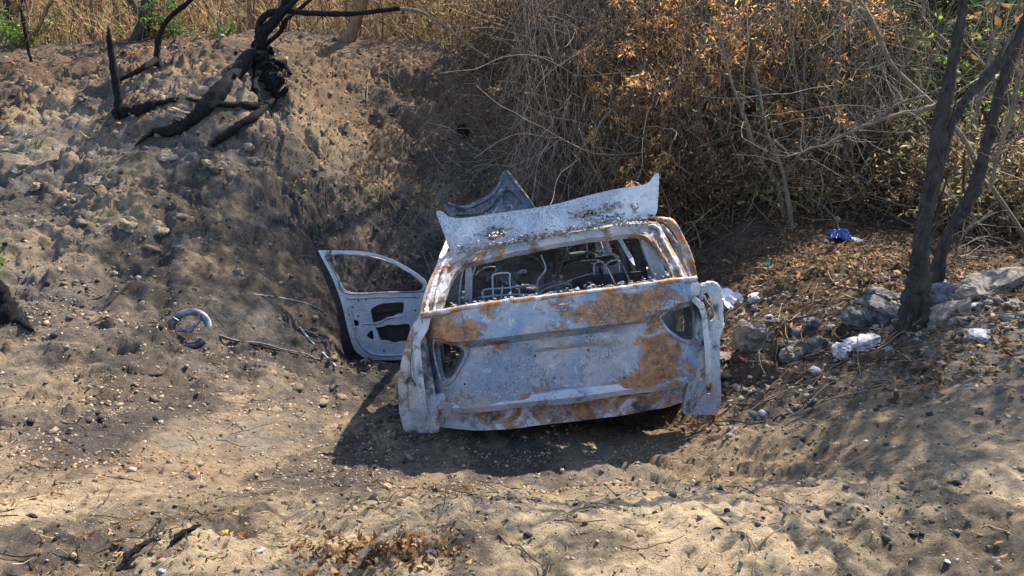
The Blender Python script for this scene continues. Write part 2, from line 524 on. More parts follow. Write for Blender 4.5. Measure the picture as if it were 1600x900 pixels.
xs = axis(-300, 300, -6.5, 6.0, .023)
ys = axis(-150, 400, 1.7, 12.5, .012, 1.12, lambda v: .0055 * v if v < 5.5 else .0032 * v)
GX, GY = np.meshgrid(xs, ys)
GZ = H(GX, GY)

def ground_colour(x, y0):
    bank, fore, litter = masks(x, y0)
    y = y0 + 1.15 * np.clip(GZ, -2.2, 3)
    tan = np.array([.31, .235, .155]); grey = np.array([.15, .13, .112]); dark = np.array([.05, .048, .05]); ash = np.array([.21, .205, .20])
    brown = np.array([.105, .072, .045]); red = np.array([.13, .085, .055]); straw = np.array([.66, .52, .30]); fsand = np.array([.54, .43, .285])
    a = sstep(-.15, .22, fbm(x, y, 1.2, 8, 101, .74))[..., None]
    c = grey * (1 - a) + tan * a
    d = sstep(.03, .16, fbm(x + .3 * y, y * .7, .8, 8, 111, .74))[..., None] * .72
    c = c * (1 - d) + dark * d
    e = sstep(.16, .34, fbm(x + .4 * y, y * .6, .8, 8, 121, .72))[..., None] * .45
    c = c * (1 - e) + ash * e
    # foreground: pale sunlit earth with soot patches
    f = fore[..., None]
    fc = fsand * (1 + .25 * fbm(x, y, .3, 4, 131)[..., None])
    g = sstep(.0, .30, fbm(x, y * 1.4, .5, 7, 141, .75) + .25 * sstep(.2, -1.2, x) * sstep(2.0, 2.3, y0))[..., None] * .78
    fc = fc * (1 - g) + np.array([.10, .088, .075]) * g
    c = c * (1 - f) + fc * f
    # litter zone on the right and top of the bank
    l = np.clip(litter + .0, 0, 1)[..., None] * .9
    lc = brown * (1 + .5 * fbm(x, y, .3, 4, 151)[..., None])
    c = c * (1 - l) + lc * l
    # grey gravel shoulder at the right
    s = (sstep(1.6, 2.4, x - .12 * y0) * (1 - sstep(4.6, 5.2, y0)) * sstep(2.4, 3.2, y0))[..., None]
    c = c * (1 - s) + np.array([.20, .175, .145]) * (1 + .4 * fbm(x, y, .25, 4, 155)[..., None]) * s
    u = (sstep(9.6, 10.8, y0 + .25 * fbm(x, y, .7, 3, 161)) * (1 - litter))[..., None] * .75
    c = c * (1 - u) + red * u
    # reddish leaf dust toward centre right slope
    q = (sstep(-.3, .9, x - .05 * y0) * sstep(8.2, 9.6, y0))[..., None] * .8
    c = c * (1 - q) + red * .8 * q
    st = (sstep(12.6, 14.2, y0) * sstep(2.5, .5, x))[..., None]
    c = c * (1 - st) + straw * st
    # soot under and around the car and burnt roots, plus other dark spots
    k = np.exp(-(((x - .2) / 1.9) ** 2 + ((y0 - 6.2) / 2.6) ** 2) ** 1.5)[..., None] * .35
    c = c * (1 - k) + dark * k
    for (px_, py_, r) in DARK_SPOTS:
        q = np.exp(-(((x - px_) ** 2 + (y0 - py_) ** 2) / r ** 2))[..., None] * .8
        c = c * (1 - q) + dark * q
    return np.clip(c, .01, .8)

DARK_SPOTS = []  # char at the roots; burrow holes and foreground hollows painted dark too
for px, py, r in ((420, 130, .35), (210, 180, .3), (400, 90, .4), (610, 172, .22), (20, 500, .3), (370, 835, .16), (30, 850, .12), (135, 848, .12), (720, 835, .2),
                  (230, 230, .3), (480, 280, .4), (740, 280, .4), (640, 250, .3), (600, 330, .3), (1560, 850, .16), (1450, 870, .2), (240, 60, .5)):
    p = ghit(px, py); DARK_SPOTS.append((p[0], p[1], r))

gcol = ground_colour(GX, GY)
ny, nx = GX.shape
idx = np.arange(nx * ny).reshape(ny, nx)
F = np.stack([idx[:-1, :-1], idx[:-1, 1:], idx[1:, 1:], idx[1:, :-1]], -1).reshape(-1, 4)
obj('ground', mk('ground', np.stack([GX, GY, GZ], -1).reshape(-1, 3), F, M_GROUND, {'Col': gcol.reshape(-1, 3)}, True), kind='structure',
    label='burnt earth bank and hollow of soot, ash and tan soil')

# quick height lookup from the sheet for scattering
def hq(x, y):
    i = np.clip(np.searchsorted(xs, x) - 1, 0, nx - 2); j = np.clip(np.searchsorted(ys, y) - 1, 0, ny - 2)
    fx = np.clip((x - xs[i]) / (xs[i + 1] - xs[i]), 0, 1); fy = np.clip((y - ys[j]) / (ys[j + 1] - ys[j]), 0, 1)
    return (GZ[j, i] * (1 - fx) + GZ[j, i + 1] * fx) * (1 - fy) + (GZ[j + 1, i] * (1 - fx) + GZ[j + 1, i + 1] * fx) * fy

# ------------------------------------------------------------ the burnt car
# car frame: x right, y forward from the rear bumper, z up from the ground under it
CAR_O = Vector((.41, 4.15, -.9))
CAR_R = Matrix.Rotation(radians(3), 3, 'Z') @ Matrix.Rotation(radians(-12), 3, 'X') @ Matrix.Rotation(radians(-5.5), 3, 'Y')
car = empty('burnt_car', CAR_O, 'burnt-out grey and rusty hatchback nose down in the dirt hollow with its tail facing us', 'car')
car.rotation_euler = CAR_R.to_euler()
CRn = np.array(CAR_R); COn = np.array(CAR_O)
EL = CRn.T @ (EYE - COn)

def loc(px, py, yl):
    """photo pixel -> car-frame point whose y equals yl (number or function of x,z)"""
    d = CRn.T @ ray(px, py)
    y = yl(0, 1.) if callable(yl) else yl
    for _ in range(4):
        t = (y - EL[1]) / d[1]
        p = EL + d * t
        if not callable(yl): break
        y = yl(p[0], p[2])
    return p

def inpoly(P, poly):
    x = P[:, 0][:, None]; y = P[:, 1][:, None]
    a = np.asarray(poly); b = np.roll(a, -1, 0)
    c = ((a[:, 1] > y) != (b[:, 1] > y)) & (x < (b[:, 0] - a[:, 0]) * (y - a[:, 1]) / (b[:, 1] - a[:, 1] + 1e-12) + a[:, 0])
    return (c.sum(1) % 2) == 1

def dense(poly, step, smooth=True):
    """resample a closed outline; corners are rounded by two Chaikin passes"""
    P = np.asarray(poly, float)
    if smooth:
        for _ in range(2):
            Q = np.roll(P, -1, 0)
            P = np.stack([P * .8 + Q * .2, P * .2 + Q * .8], 1).reshape(-1, 2)
    out = []
    for i in range(len(P)):
        a, b = P[i], P[(i + 1) % len(P)]
        n = max(1, int(np.linalg.norm(b - a) / step))
        for k in range(n): out.append(a + (b - a) * k / n)
    out = np.array(out)
    keep = [0]
    for i in range(1, len(out)):
        if np.linalg.norm(out[i] - out[keep[-1]]) > step * .3: keep.append(i)
    return out[keep]

def sheet(outline, holes, fmap, thick, step=.05, blobs=(), wrinkle=.0, smooth=True, soot=()):
    """sheet metal cut to an outline in a 2D frame, mapped to 3D by fmap(u,v)->(p, n), with thickness along n and real rims"""
    loops = [dense(outline, step, smooth)] + [dense(h, step * .7, smooth) for h in holes]
    V2 = []; E = []
    for L in loops:
        o = len(V2); V2 += [tuple(p) for p in L]
        E += [(o + i, o + (i + 1) % len(L)) for i in range(len(L))]
    nb = len(V2)
    lo = loops[0].min(0); hi = loops[0].max(0)
    gx, gy = np.meshgrid(np.arange(lo[0], hi[0], step), np.arange(lo[1], hi[1], step))
    gx = gx + (np.arange(gx.shape[0])[:, None] % 2) * step * .5
    G = np.c_[gx.ravel(), gy.ravel()]
    B = np.array(V2)
    ok = inpoly(G, loops[0])
    for h in loops[1:]: ok &= ~inpoly(G, h)
    G = G[ok]
    if len(G):
        dmin = np.min(((G[:, None] - B[None]) ** 2).sum(-1), 1)
        G = G[dmin > (step * .45) ** 2]
    allv = [Vector(v) for v in V2] + [Vector(g) for g in G]
    r = geometry.delaunay_2d_cdt(allv, E, [], 0, 1e-5)
    P2 = np.array([tuple(v) for v in r[0]])
    T = np.array([f for f in r[2] if len(f) == 3])
    cen = P2[T].mean(1)
    ok = inpoly(cen, loops[0])
    for h in loops[1:]: ok &= ~inpoly(cen, h)
    T = T[ok]
    front = []; back = []
    for (u, v) in P2:
        p, n = fmap(u, v)
        p = np.array(p, float); n = np.array(n, float); n /= np.linalg.norm(n)
        if wrinkle:
            q = mnoise.noise(Vector(p * 5)) * wrinkle + mnoise.noise(Vector(p * 16 + 7)) * wrinkle * .4
            p = p + n * q
        front.append(p); back.append(p - n * thick)
    front = np.array(front); back = np.array(back)
    # wind the front towards n
    t0 = T[0]; nn = np.cross(front[t0[1]] - front[t0[0]], front[t0[2]] - front[t0[0]])
    if nn @ (front[t0[0]] - back[t0[0]]) < 0: T = T[:, ::-1]
    n = len(P2)
    cnt = {}
    for a, b, c in T:
        for e in ((a, b), (b, c), (c, a)): cnt[e] = 1
    F = [list(t) for t in T] + [[t[2] + n, t[1] + n, t[0] + n] for t in T]
    for (a, b) in cnt:
        if (b, a) not in cnt: F.append([b, a, a + n, b + n])
    Vv = np.vstack([front, back])
    def field(bl):
        f = np.zeros(len(Vv))
        for (c, rad, wt) in bl:
            f += wt * np.exp(-(((Vv - np.array(c)) ** 2).sum(1)) / rad ** 2)
        return f
    return Vv, F, {'rust': field(blobs), 'soot': field(soot)}

def rear_map(yf, sgn=-1):
    def f(u, v):
        e = .01
        y = yf(u, v); dx = (yf(u + e, v) - yf(u - e, v)) / (2 * e); dz = (yf(u, v + e) - yf(u, v - e)) / (2 * e)
        n = np.array([-dx, 1, -dz]) * sgn
        return (u, y, v), n
    return f

def traced(name, px_out, px_holes, yf, thick, mat, step=.04, blobs=(), soot=(), wrinkle=.004, parent=None, smooth=True):
    yy = yf if callable(yf) else (lambda x, z: yf)
    tr = lambda L: np.array([loc(a, b, yy)[[0, 2]] for a, b in L])
    bl = [(loc(a, b, yy), r, w_) for a, b, r, w_ in blobs]
    so = [(loc(a, b, yy), r, w_) for a, b, r, w_ in soot]
    V, F, A = sheet(tr(px_out), [tr(h) for h in px_holes], rear_map(yy), thick, step, bl, wrinkle, smooth, so)
    me = mk(name, V, F, mat, A)
    me.shade_smooth() if False else None
    o = obj(name, me, parent or car)
    smooth_by_angle(me)
    return o

def smooth_by_angle(me, ang=38):
    me.polygons.foreach_set('use_smooth', np.ones(len(me.polygons), bool))
    me.set_sharp_from_angle(angle=radians(ang))

def fixattr(me, rust=0., soot=0.):
    n = len(me.vertices)
    for nm, v in (('rust', rust), ('soot', soot)):
        if nm not in me.attributes:
            a = me.attributes.new(nm, 'FLOAT', 'POINT'); a.data.foreach_set('value', np.full(n, v, np.float32))

def rod(name, pts, r, mat, n=20, sides=8, parent=None, closed=False, rough=.05, rust=0., soot=0.):
    V, F = limb(pts, r if hasattr(r, '__len__') else [r, r], n, sides, rough)
    me = mk(name, V, F, mat); fixattr(me, rust, soot); smooth_by_angle(me, 60)
    return obj(name, me, car if parent is None else parent)

def boxm(c, size, rot=None, bev=.1, sub=1):
    """a box with chamfered edges: centre, size"""
    import bmesh
    bm = bmesh.new()
    bmesh.ops.create_cube(bm, size=1)
    bmesh.ops.scale(bm, vec=size, verts=bm.verts)
    bmesh.ops.bevel(bm, geom=list(bm.edges), offset=min(size) * bev, segments=1, affect='EDGES')
    if rot is not None: bmesh.ops.transform(bm, matrix=rot.to_4x4(), verts=bm.verts)
    V = np.array([tuple(v.co) for v in bm.verts]) + np.array(c)
    F = [[v.index for v in f.verts] for f in bm.faces]
    bm.free()
    return V, F

def carpart(name, parts, mat, rust=0., soot=0., parent=None, sm=35):
    V, F = joinm(parts)
    me = mk(name, V, F, mat); fixattr(me, rust, soot); smooth_by_angle(me, sm)
    return obj(name, me, car if parent is None else parent)

# --- tailgate lower panel
FOLD = np.array([loc(a, b, .1)[[0, 2]] for a, b in ((640, 531), (666, 530), (720, 536), (785, 529), (860, 518), (893, 516), (954, 508), (1007, 497), (1029, 486), (1088, 466), (1110, 462))])
def zfold(x): return np.interp(x, FOLD[:, 0], FOLD[:, 1])
def y_tail(x, z):
    zf = zfold(x)
    edge = .10 * max(0, abs(x - .05) - .62) ** 2 / .06      # corners wrap forward
    if z > zf:
        t = min(1, (z - zf) / .18)
        y = .06 + .05 * t ** 1.6
    else:
        d = zf - z
        y = .06 + .060 * min(1, d / .028) - .05 * sstep(.05, .6, d)
    if abs(x - .05) < .30 and z < .72:
        y += .022 * float(sstep(.30, .275, abs(x - .05)) * sstep(.72, .70, z))
    y += .006 * sin(x * 7 + z * 3) + .004 * sin(x * 17 - z * 9)
    return y + edge
TAIL = [(655, 498), (720, 485), (800, 474), (900, 462), (1000, 450), (1060, 441), (1089, 438), (1096, 446), (1094, 500), (1091, 560), (1088, 588), (1078, 600), (880, 619), (700, 638), (680, 632), (668, 590), (657, 540)]
HR = [(1034, 497), (1046, 487), (1086, 475), (1087, 531), (1067, 530), (1046, 516)]
HL = [(681, 533), (720, 542), (728, 552), (707, 592), (690, 590)]
tail = traced('tailgate', TAIL, [HR, HL], y_tail, .022, M_TAIL, .028,
       blobs=[(700, 515, .11, .24), (668, 512, .06, .2), (735, 520, .07, .18), (960, 488, .10, .22), (1010, 472, .10, .22), (880, 505, .10, .2), (925, 492, .07, .2), (1025, 548, .10, .26), (1040, 575, .09, .2),
              (790, 545, .10, .14), (760, 478, .05, .12), (1000, 600, .12, .15), (850, 640, .2, .14), (870, 548, .16, -.2), (960, 545, .12, -.25), (820, 552, .1, -.1), (820, 495, .12, -.25), (740, 575, .2, -.12)],
       soot=[(760, 500, .3, -.15), (870, 550, .3, -.15), (990, 480, .3, -.12), (700, 650, .3, .12), (900, 600, .3, -.08)])
# raised lips round the two lamp openings and the lamp wells behind them
for H_, nm in ((HR, 'r'), (HL, 'l')):
    pts = np.array([loc(a, b, y_tail) for a, b in H_]); c = pts.mean(0)
    out = c + (pts - c) * 1.10; out[:, 1] -= .004
    lip = list(out) + [out[0], out[1]]
    rod('lamp_rim', lip, [.009, .009], M_TAIL, 60, 6, tail)
    # lamp well: folded inner sheet going forward
    k = len(pts); back = c + (pts - c) * .72; back[:, 1] += .16
    V = np.vstack([pts, back]); Fq = [[i, (i + 1) % k, (i + 1) % k + k, i + k] for i in range(k)]
    carpart('lamp_well', [(V, Fq)], M_SOOT, parent=tail)
# handle recess, bolt holes as small dark studs
for px, py in ((836, 556), (919, 547), (726, 600), (975, 590)):
    p = loc(px, py, y_tail)
    carpart('grommet', [boxm(p + np.array([0, -.002, 0]), (.012, .012, .014), None, .3)], M_BLACK, parent=tail)
for px in (846, 866, 892, 912):
    p = loc(px, 590 - (px - 880) * .1, y_tail)
    carpart('plate_bolt', [limb([p + np.array([0, .01, 0]), p + np.array([0, -.012, 0])], [.009, .007], 3, 8, 0)], M_RUSTY, .1, 0, tail)
p = loc(880, 478, y_tail)
carpart('latch', [boxm(p + np.array([0, .0, .0]), (.07, .03, .035), None, .2), limb([p + np.array([-.02, -.015, -.01]), p + np.array([0, -.03, -.025]), p + np.array([.02, -.015, -.01])], [.005, .005], 8, 5)], M_SOOT, .05, 0, tail)
# orange upper edge of the tailgate (folded flange)
flange = [loc(a, b - 1, .10) + np.array([0, .03, 0]) for a, b in ((657, 496), (720, 484), (800, 473), (900, 461), (1000, 449), (1060, 440), (1090, 438))]
V1, F1 = limb(flange, [.022, .018, .022], 60, 8, .10)
V1[:, 2] = V1[:, 2] * 1
carpart('upper_flange', [(V1, F1)], M_RUSTY, .055, -.12, tail, 60)

# --- window frame of the tailgate: D pillars and roof edge, leaning forward
def y_frame(x, z): return .13 + .90 * max(0, z - 1.0) + .05 * max(0, abs(x) - .6)
FR_OUT = [(655, 497), (662, 462), (674, 430), (686, 408), (702, 390), (760, 383), (860, 364), (940, 350), (1027, 343), (1037, 362), (1056, 398), (1080, 438), (1056, 442), (1000, 450), (900, 463), (800, 476), (720, 487)]
FR_IN = [(690, 488), (695, 461), (706, 431), (724, 413), (781, 399), (860, 382), (969, 366), (1007, 366), (1024, 382), (1043, 412), (1055, 436), (1000, 446), (912, 457), (800, 471), (747, 480)]
frame = traced('tailgate_frame', FR_OUT, [FR_IN], y_frame, .05, M_RUSTY, .03,
       blobs=[(690, 420, .12, .10), (1065, 430, .1, .14), (1045, 385, .15, .1), (900, 360, .2, -.1), (720, 470, .2, -.05), (675, 470, .1, .1)], soot=[(700, 440, .12, .05), (860, 375, .4, -.2), (1050, 400, .2, -.1), (670, 450, .1, -.15)], wrinkle=.012)
# inner dark seal channel
pts = [loc(a, b, lambda x, z: y_frame(x, z) + .02) for a, b in FR_IN]
rod('window_channel', pts + [pts[0]], [.014, .014], M_SOOT, 90, 6, frame, rough=.35)
# outer welded ridges on the pillars
rod('pillar_ridge', [loc(a, b, y_frame) for a, b in ((676, 494), (683, 462), (693, 430), (708, 408), (760, 392), (860, 373), (960, 357), (1022, 354), (1034, 372), (1052, 405), (1070, 436))], [.012, .016, .010, .016, .012], M_RUSTY, 80, 6, frame, rough=.3, rust=.02, soot=-.1)
rod('pillar_ridge', [loc(a, b, y_frame) for a, b in ((664, 494), (671, 462), (683, 430), (699, 402))], [.012, .014, .010], M_METAL, 40, 6, frame, rough=.3)

# --- spoiler: the roof-edge panel bent up
def y_flap(x, z): return .48 + .30 * (z - 1.4) + .03 * x * x
FLAP = [(703, 394), (692, 360), (680, 331), (688, 328), (702, 340), (724, 341), (790, 331), (860, 321), (955, 296), (1003, 290), (1016, 284), (1022, 273), (1030, 269), (1029, 300), (1027, 338), (1000, 343), (930, 354), (860, 368), (783, 386), (724, 395)]
flap = traced('spoiler', FLAP, [[(984, 323), (992, 318), (1000, 323), (992, 329)], [(758, 372), (768, 361), (786, 358), (794, 363), (780, 369), (770, 376)], [(902, 334), (914, 326), (930, 328), (936, 334), (920, 338), (908, 342)]], y_flap, .018, M_METAL, .02,
       blobs=[(930, 345, .1, .1), (1000, 335, .08, .12), (1016, 278, .05, -.2), (720, 350, .1, -.3), (800, 340, .15, -.3), (900, 310, .15, -.3), (980, 300, .1, -.25)],
       soot=[(800, 345, .3, -.3), (720, 345, .2, -.35), (940, 300, .3, -.35), (775, 365, .09, .12), (915, 335, .08, .12), (960, 322, .07, .06), (840, 365, .08, .08), (990, 338, .07, .08), (720, 388, .05, .08)], wrinkle=.010)
# pressed swages, brackets and melted debris along the flap's foot
rod('bolt', [loc(992, 323, lambda x, z: y_flap(x, z) + .01), loc(992, 323, lambda x, z: y_flap(x, z) - .03)], [.02, .014], M_PALE, 6, 8, flap)
rod('bracket', [loc(728, 388, lambda x, z: y_flap(x, z) - .01), loc(730, 378, lambda x, z: y_flap(x, z) - .03), loc(731, 371, lambda x, z: y_flap(x, z) - .035)], [.008, .008, .016], M_PALE, 8, 7, flap)

def lumps(centres, size, sub=1, flat=1., jitter=.45):
    """irregular stones/clods as one vertex set; 42 or 12 vertex icospheres"""
    import bmesh
    bm = bmesh.new(); bmesh.ops.create_icosphere(bm, subdivisions=sub, radius=1)
    bv = np.array([tuple(v.co) for v in bm.verts]); bf = np.array([[v.index for v in f.verts] for f in bm.faces]); bm.free()
    n = len(centres); size = np.asarray(size).reshape(-1, 1, 1) * np.ones((n, 1, 1))
    q = rng.normal(0, 1, (n, 4)); q /= np.linalg.norm(q, axis=1, keepdims=True)
    w_, x, y, z = q.T
    Rm = np.stack([1 - 2 * (y * y + z * z), 2 * (x * y - z * w_), 2 * (x * z + y * w_), 2 * (x * y + z * w_), 1 - 2 * (x * x + z * z), 2 * (y * z - x * w_),
                   2 * (x * z - y * w_), 2 * (y * z + x * w_), 1 - 2 * (x * x + y * y)], 1).reshape(n, 3, 3)
    v = bv[None] * rng.uniform(.55, 1.25, (n, 1, 3)) * (1 + jitter * rng.uniform(-1, 1, (n, len(bv), 1)))
    v = np.einsum('nij,nkj->nki', Rm, v)
    v[:, :, 2] *= flat
    V = v * size + np.asarray(centres)[:, None]
    F_ = (bf[None] + (np.arange(n) * len(bv))[:, None, None]).reshape(-1, 3)
    return V.reshape(-1, 3), F_

c = []
for t in rng.uniform(0, 1, 260):
    px = 715 + t * 310; py = np.interp(px, [715, 860, 930, 1025], [392, 366, 352, 340]) + rng.normal(0, 3.5)
    p = loc(px, py, .46); p[1] -= .01; c.append(p)
sizes = list(rng.uniform(.004, .016, len(c)))
for (cx, cy, wx_, wy_, k_) in ((775, 362, 26, 7, 90), (915, 335, 26, 8, 90), (820, 372, 30, 6, 80), (950, 343, 36, 6, 80), (960, 322, 30, 5, 30)):
    for _ in range(k_):
        px = cx + rng.normal(0, wx_ * .5); py = cy + rng.normal(0, wy_ * .6) - (px - cx) * .17
        p = loc(px, py, y_flap); p[1] -= .004; c.append(p); sizes.append(rng.uniform(.004, .013))
V, F = lumps(c, sizes, 1, .8)
me = mk('melted_debris', V, F, M_ASHLUMP); obj('melted_debris', me, flap, kind='stuff')

# --- body sides
def xside(y, z, s):
    x = .975 - .085 * float(sstep(.84, 1.0, z)) - (.50 * (z - 1.0) ** 1.15 if z > 1.0 else 0)
    x -= .10 * max(0, (.45 - y) / .45) ** 2 if y < .45 else 0
    x -= .16 * max(0, (y - 3.9) / .5) ** 2 if y > 3.9 else 0
    if z < 1.0: x += .025 * sin(pi * (z - .25) / .75) - (.06 * ((.45 - z) / .2) ** 2 if z < .45 else 0)
    for wy in (.86, 3.46):          # flared arches
        r = sqrt((y - wy) ** 2 + (z - .33) ** 2)
        x += .035 * math.exp(-((r - .37) / .07) ** 2)
    return s * x
def side_map(s):
    def f(u, v):
        e = .01
        dy = (xside(u + e, v, 1) - xside(u - e, v, 1)) / (2 * e); dz = (xside(u, v + e, 1) - xside(u, v - e, 1)) / (2 * e)
        return (xside(u, v, s), u, v), (s, -dy, -dz)
    return f
def arch(cy, r, a0=20, a1=160, n=9):
    return [(cy + r * cos(radians(a)), .33 + r * sin(radians(a))) for a in np.linspace(a1, a0, n)]
SIDE = [(.16, .30), (.10, .62), (.14, 1.0), (.30, 1.18), (.52, 1.40)] + [(1.0, 1.445), (1.7, 1.46), (2.3, 1.43), (2.75, 1.28), (3.2, 1.03), (3.9, .96), (4.25, .82), (4.32, .55), (4.25, .28), (3.88, .26)] + arch(3.46, .37, 15, 165)[::-1] + [(3.05, .22), (1.3, .22)] + arch(.86, .37, 15, 165)[::-1] + [(.42, .28)]
QW = [(.42, 1.05), (.60, 1.31), (.95, 1.37), (.98, 1.05)]
RD = [(1.10, 1.04), (1.08, 1.37), (1.92, 1.38), (1.95, 1.02)]
FD = [(2.06, .33), (2.06, 1.39), (2.32, 1.37), (2.72, 1.22), (3.02, 1.02), (3.0, .33)]
FDW = [(2.08, 1.03), (2.06, 1.37), (2.32, 1.36), (2.72, 1.20), (2.96, 1.01)]
for s, holes, nm in ((-1, [QW, RD, FD], 'l'), (1, [QW, RD, FDW], 'r')):
    V, F, A = sheet(SIDE, holes, side_map(s), .035, .055, [((s * .9, .4, .8), .3, .08), ((s * .8, .5, 1.3), .3, .08)], .008)
    me = mk('body_side', V, F, M_METAL, A); smooth_by_angle(me)
    bs = obj('body_side', me, car)
    # door seams cut as thin dark shut lines standing on the skin, handle
    for u in ((1.06, 2.0) if s < 0 else (1.06, 2.0, 3.06)):
        rod('shut_line', [(xside(u, z, s) + s * .002, u, z) for z in np.linspace(.3, 1.0, 8)], [.004, .004], M_BLACK, 12, 4, bs)
    rod('door_handle', [(s * .925, 1.12, .88), (s * .95, 1.16, .885), (s * .95, 1.28, .885), (s * .925, 1.32, .88)], [.012, .012], M_SOOT, 12, 6, bs)

# --- rear corners: fender ends seen outside the tailgate
def y_corn(x, z): return .17 + .25 * max(0, abs(x) - .86)
traced('rear_corner', [(1093, 444), (1104, 441), (1119, 445), (1127, 457), (1128, 515), (1124, 530), (1127, 600), (1127, 625), (1124, 644), (1116, 648), (1090, 648), (1064, 648), (1072, 610), (1084, 560)],
       [[(1097, 459), (1108, 456), (1114, 476), (1120, 495), (1112, 503), (1104, 498), (1097, 503)], [(1103, 600), (1114, 598), (1112, 615), (1104, 616)]], y_corn, .02, M_METAL, .025,
       blobs=[(1110, 560, .08, .1)], soot=[(1110, 447, .06, -.2), (1108, 480, .09, .16), (1112, 530, .1, .08)], wrinkle=.012)  # sheet painted darker round the torn hole so the gap looks deep
traced('rear_corner', [(658, 497), (662, 520), (670, 560), (678, 600), (690, 676), (668, 676), (646, 676), (634, 676), (630, 668), (622, 640), (622, 600), (627, 565), (636, 530), (645, 505)],
       [[(641, 548), (649, 541), (656, 560), (660, 592), (650, 606), (641, 590)]], y_corn, .02, M_RUSTY, .025, blobs=[(645, 540, .1, .08)], soot=[(650, 500, .1, -.2)], wrinkle=.012)
rod('curled_strip', [loc(a, b, .13) for a, b in ((1096, 447), (1106, 442), (1118, 444), (1125, 456), (1127, 480), (1127, 512), (1123, 528))], [.012, .014, .010], M_METAL, 36, 6, rough=.25, soot=-.2)
rod('torn_strip', [loc(a, b, .16) for a, b in ((1099, 462), (1106, 474), (1112, 480), (1113, 494))], [.010, .006], M_SOOT, 16, 5, rough=.3)
# right rear door frame standing slightly ajar beyond the pillar
ajar = [loc(a, b, 1.0) for a, b in ((1026, 343), (1040, 344), (1054, 355), (1068, 382), (1079, 410), (1085, 436))]
V1, F1 = limb(ajar, [.02, .03, .034, .03, .026], 40, 8, .1)
carpart('door_frame', [(V1, F1)], M_RUSTY, .14, -.1, None, 60)
ajar = [loc(a, b, .8) for a, b in ((1032, 352), (1046, 366), (1060, 392), (1073, 425), (1078, 440))]
V1, F1 = limb(ajar, [.018, .022, .022], 30, 6, .1)
carpart('door_frame', [(V1, F1)], M_SOOT, 0, 0, None, 60)

# --- roof
rx = lambda y: .66
V, F, A = sheet([(-.69, .52), (.69, .52), (.70, 1.5), (.66, 2.35), (-.66, 2.35), (-.70, 1.5)], [], lambda u, v: ((u, v, 1.43 + .05 * (1 - (u / .7) ** 2) - .02 * ((v - 1.4) / .9) ** 2 - .035 * max(0, sin((v - .6) * 3)) * max(0, 1 - abs(u) * 1.6)), (0, 0, 1)), .02, .07,
                [((0, 1.2, 1.45), .6, .1)], .015)
me = mk('roof', V, F, M_RUSTY, A); smooth_by_angle(me); roof = obj('roof', me, car)
for y in (.9, 2.0):
    carpart('roof_bow', [boxm((0, y, 1.40), (1.34, .05, .025))], M_SOOT, parent=roof)
# --- floor, sills, firewall, cowl
V, F, A = sheet([(-.84, .35), (.84, .35), (.84, 3.3), (.72, 4.2), (-.72, 4.2), (-.84, 3.3)], [], lambda u, v: ((u, v, .33 + (.16 if abs(u) < .14 else 0) + (.14 if v < 1.1 else 0)), (0, 0, 1)), .02, .09, [], .02)
me = mk('floor_pan', V, F, M_SOOT, A); smooth_by_angle(me); obj('floor_pan', me, car)
V, F, A = sheet([(-.80, .34), (.80, .34), (.80, .78), (-.80, .78)], [[(-.3, .6), (-.15, .6), (-.15, .7), (-.3, .7)]], lambda u, v: ((u, 3.18 + .12 * (v - .3), v), (0, -1, 0)), .02, .08, [((0, 3.2, .8), .4, .1)], .02, False)
me = mk('firewall', V, F, M_SOOT, A); smooth_by_angle(me); obj('firewall', me, car)
carpart('scuttle', [boxm((0, 3.26, .78), (1.62, .16, .05))], M_SOOT)
carpart('dash_beam', [limb([(-.78, 2.95, .74), (0, 2.93, .77), (.78, 2.95, .74)], [.035, .04, .035], 20, 8), limb([(-.1, 2.9, .76), (-.1, 2.85, .6), (-.12, 2.8, .4)], [.03, .03, .03], 8, 6)], M_SOOT)
# windscreen header and pillars
for s in (-1, 1):
    rod('front_pillar', [(s * .68, 2.33, 1.41), (s * .72, 2.8, 1.26), (s * .82, 3.25, 1.0)], [.028, .03, .035], M_METAL, 16, 8, rust=.05)
carpart('windscreen_header', [boxm((0, 2.36, 1.43), (1.34, .08, .04))], M_SOOT)
# --- centre pillars
for s in (-1, 1):
    rod('centre_pillar', [(s * .72, 1.98, 1.40), (s * .80, 2.0, 1.1), (s * .86, 2.02, .6), (s * .86, 2.02, .3)], [.03, .04, .05, .05], M_SOOT, 14, 8)
    rod('rear_inner_pillar', [(s * .66, .85, 1.42), (s * .74, .75, 1.2), (s * .82, .7, .95), (s * .84, .7, .6)], [.03, .035, .045, .05], M_METAL, 14, 8, soot=.02)
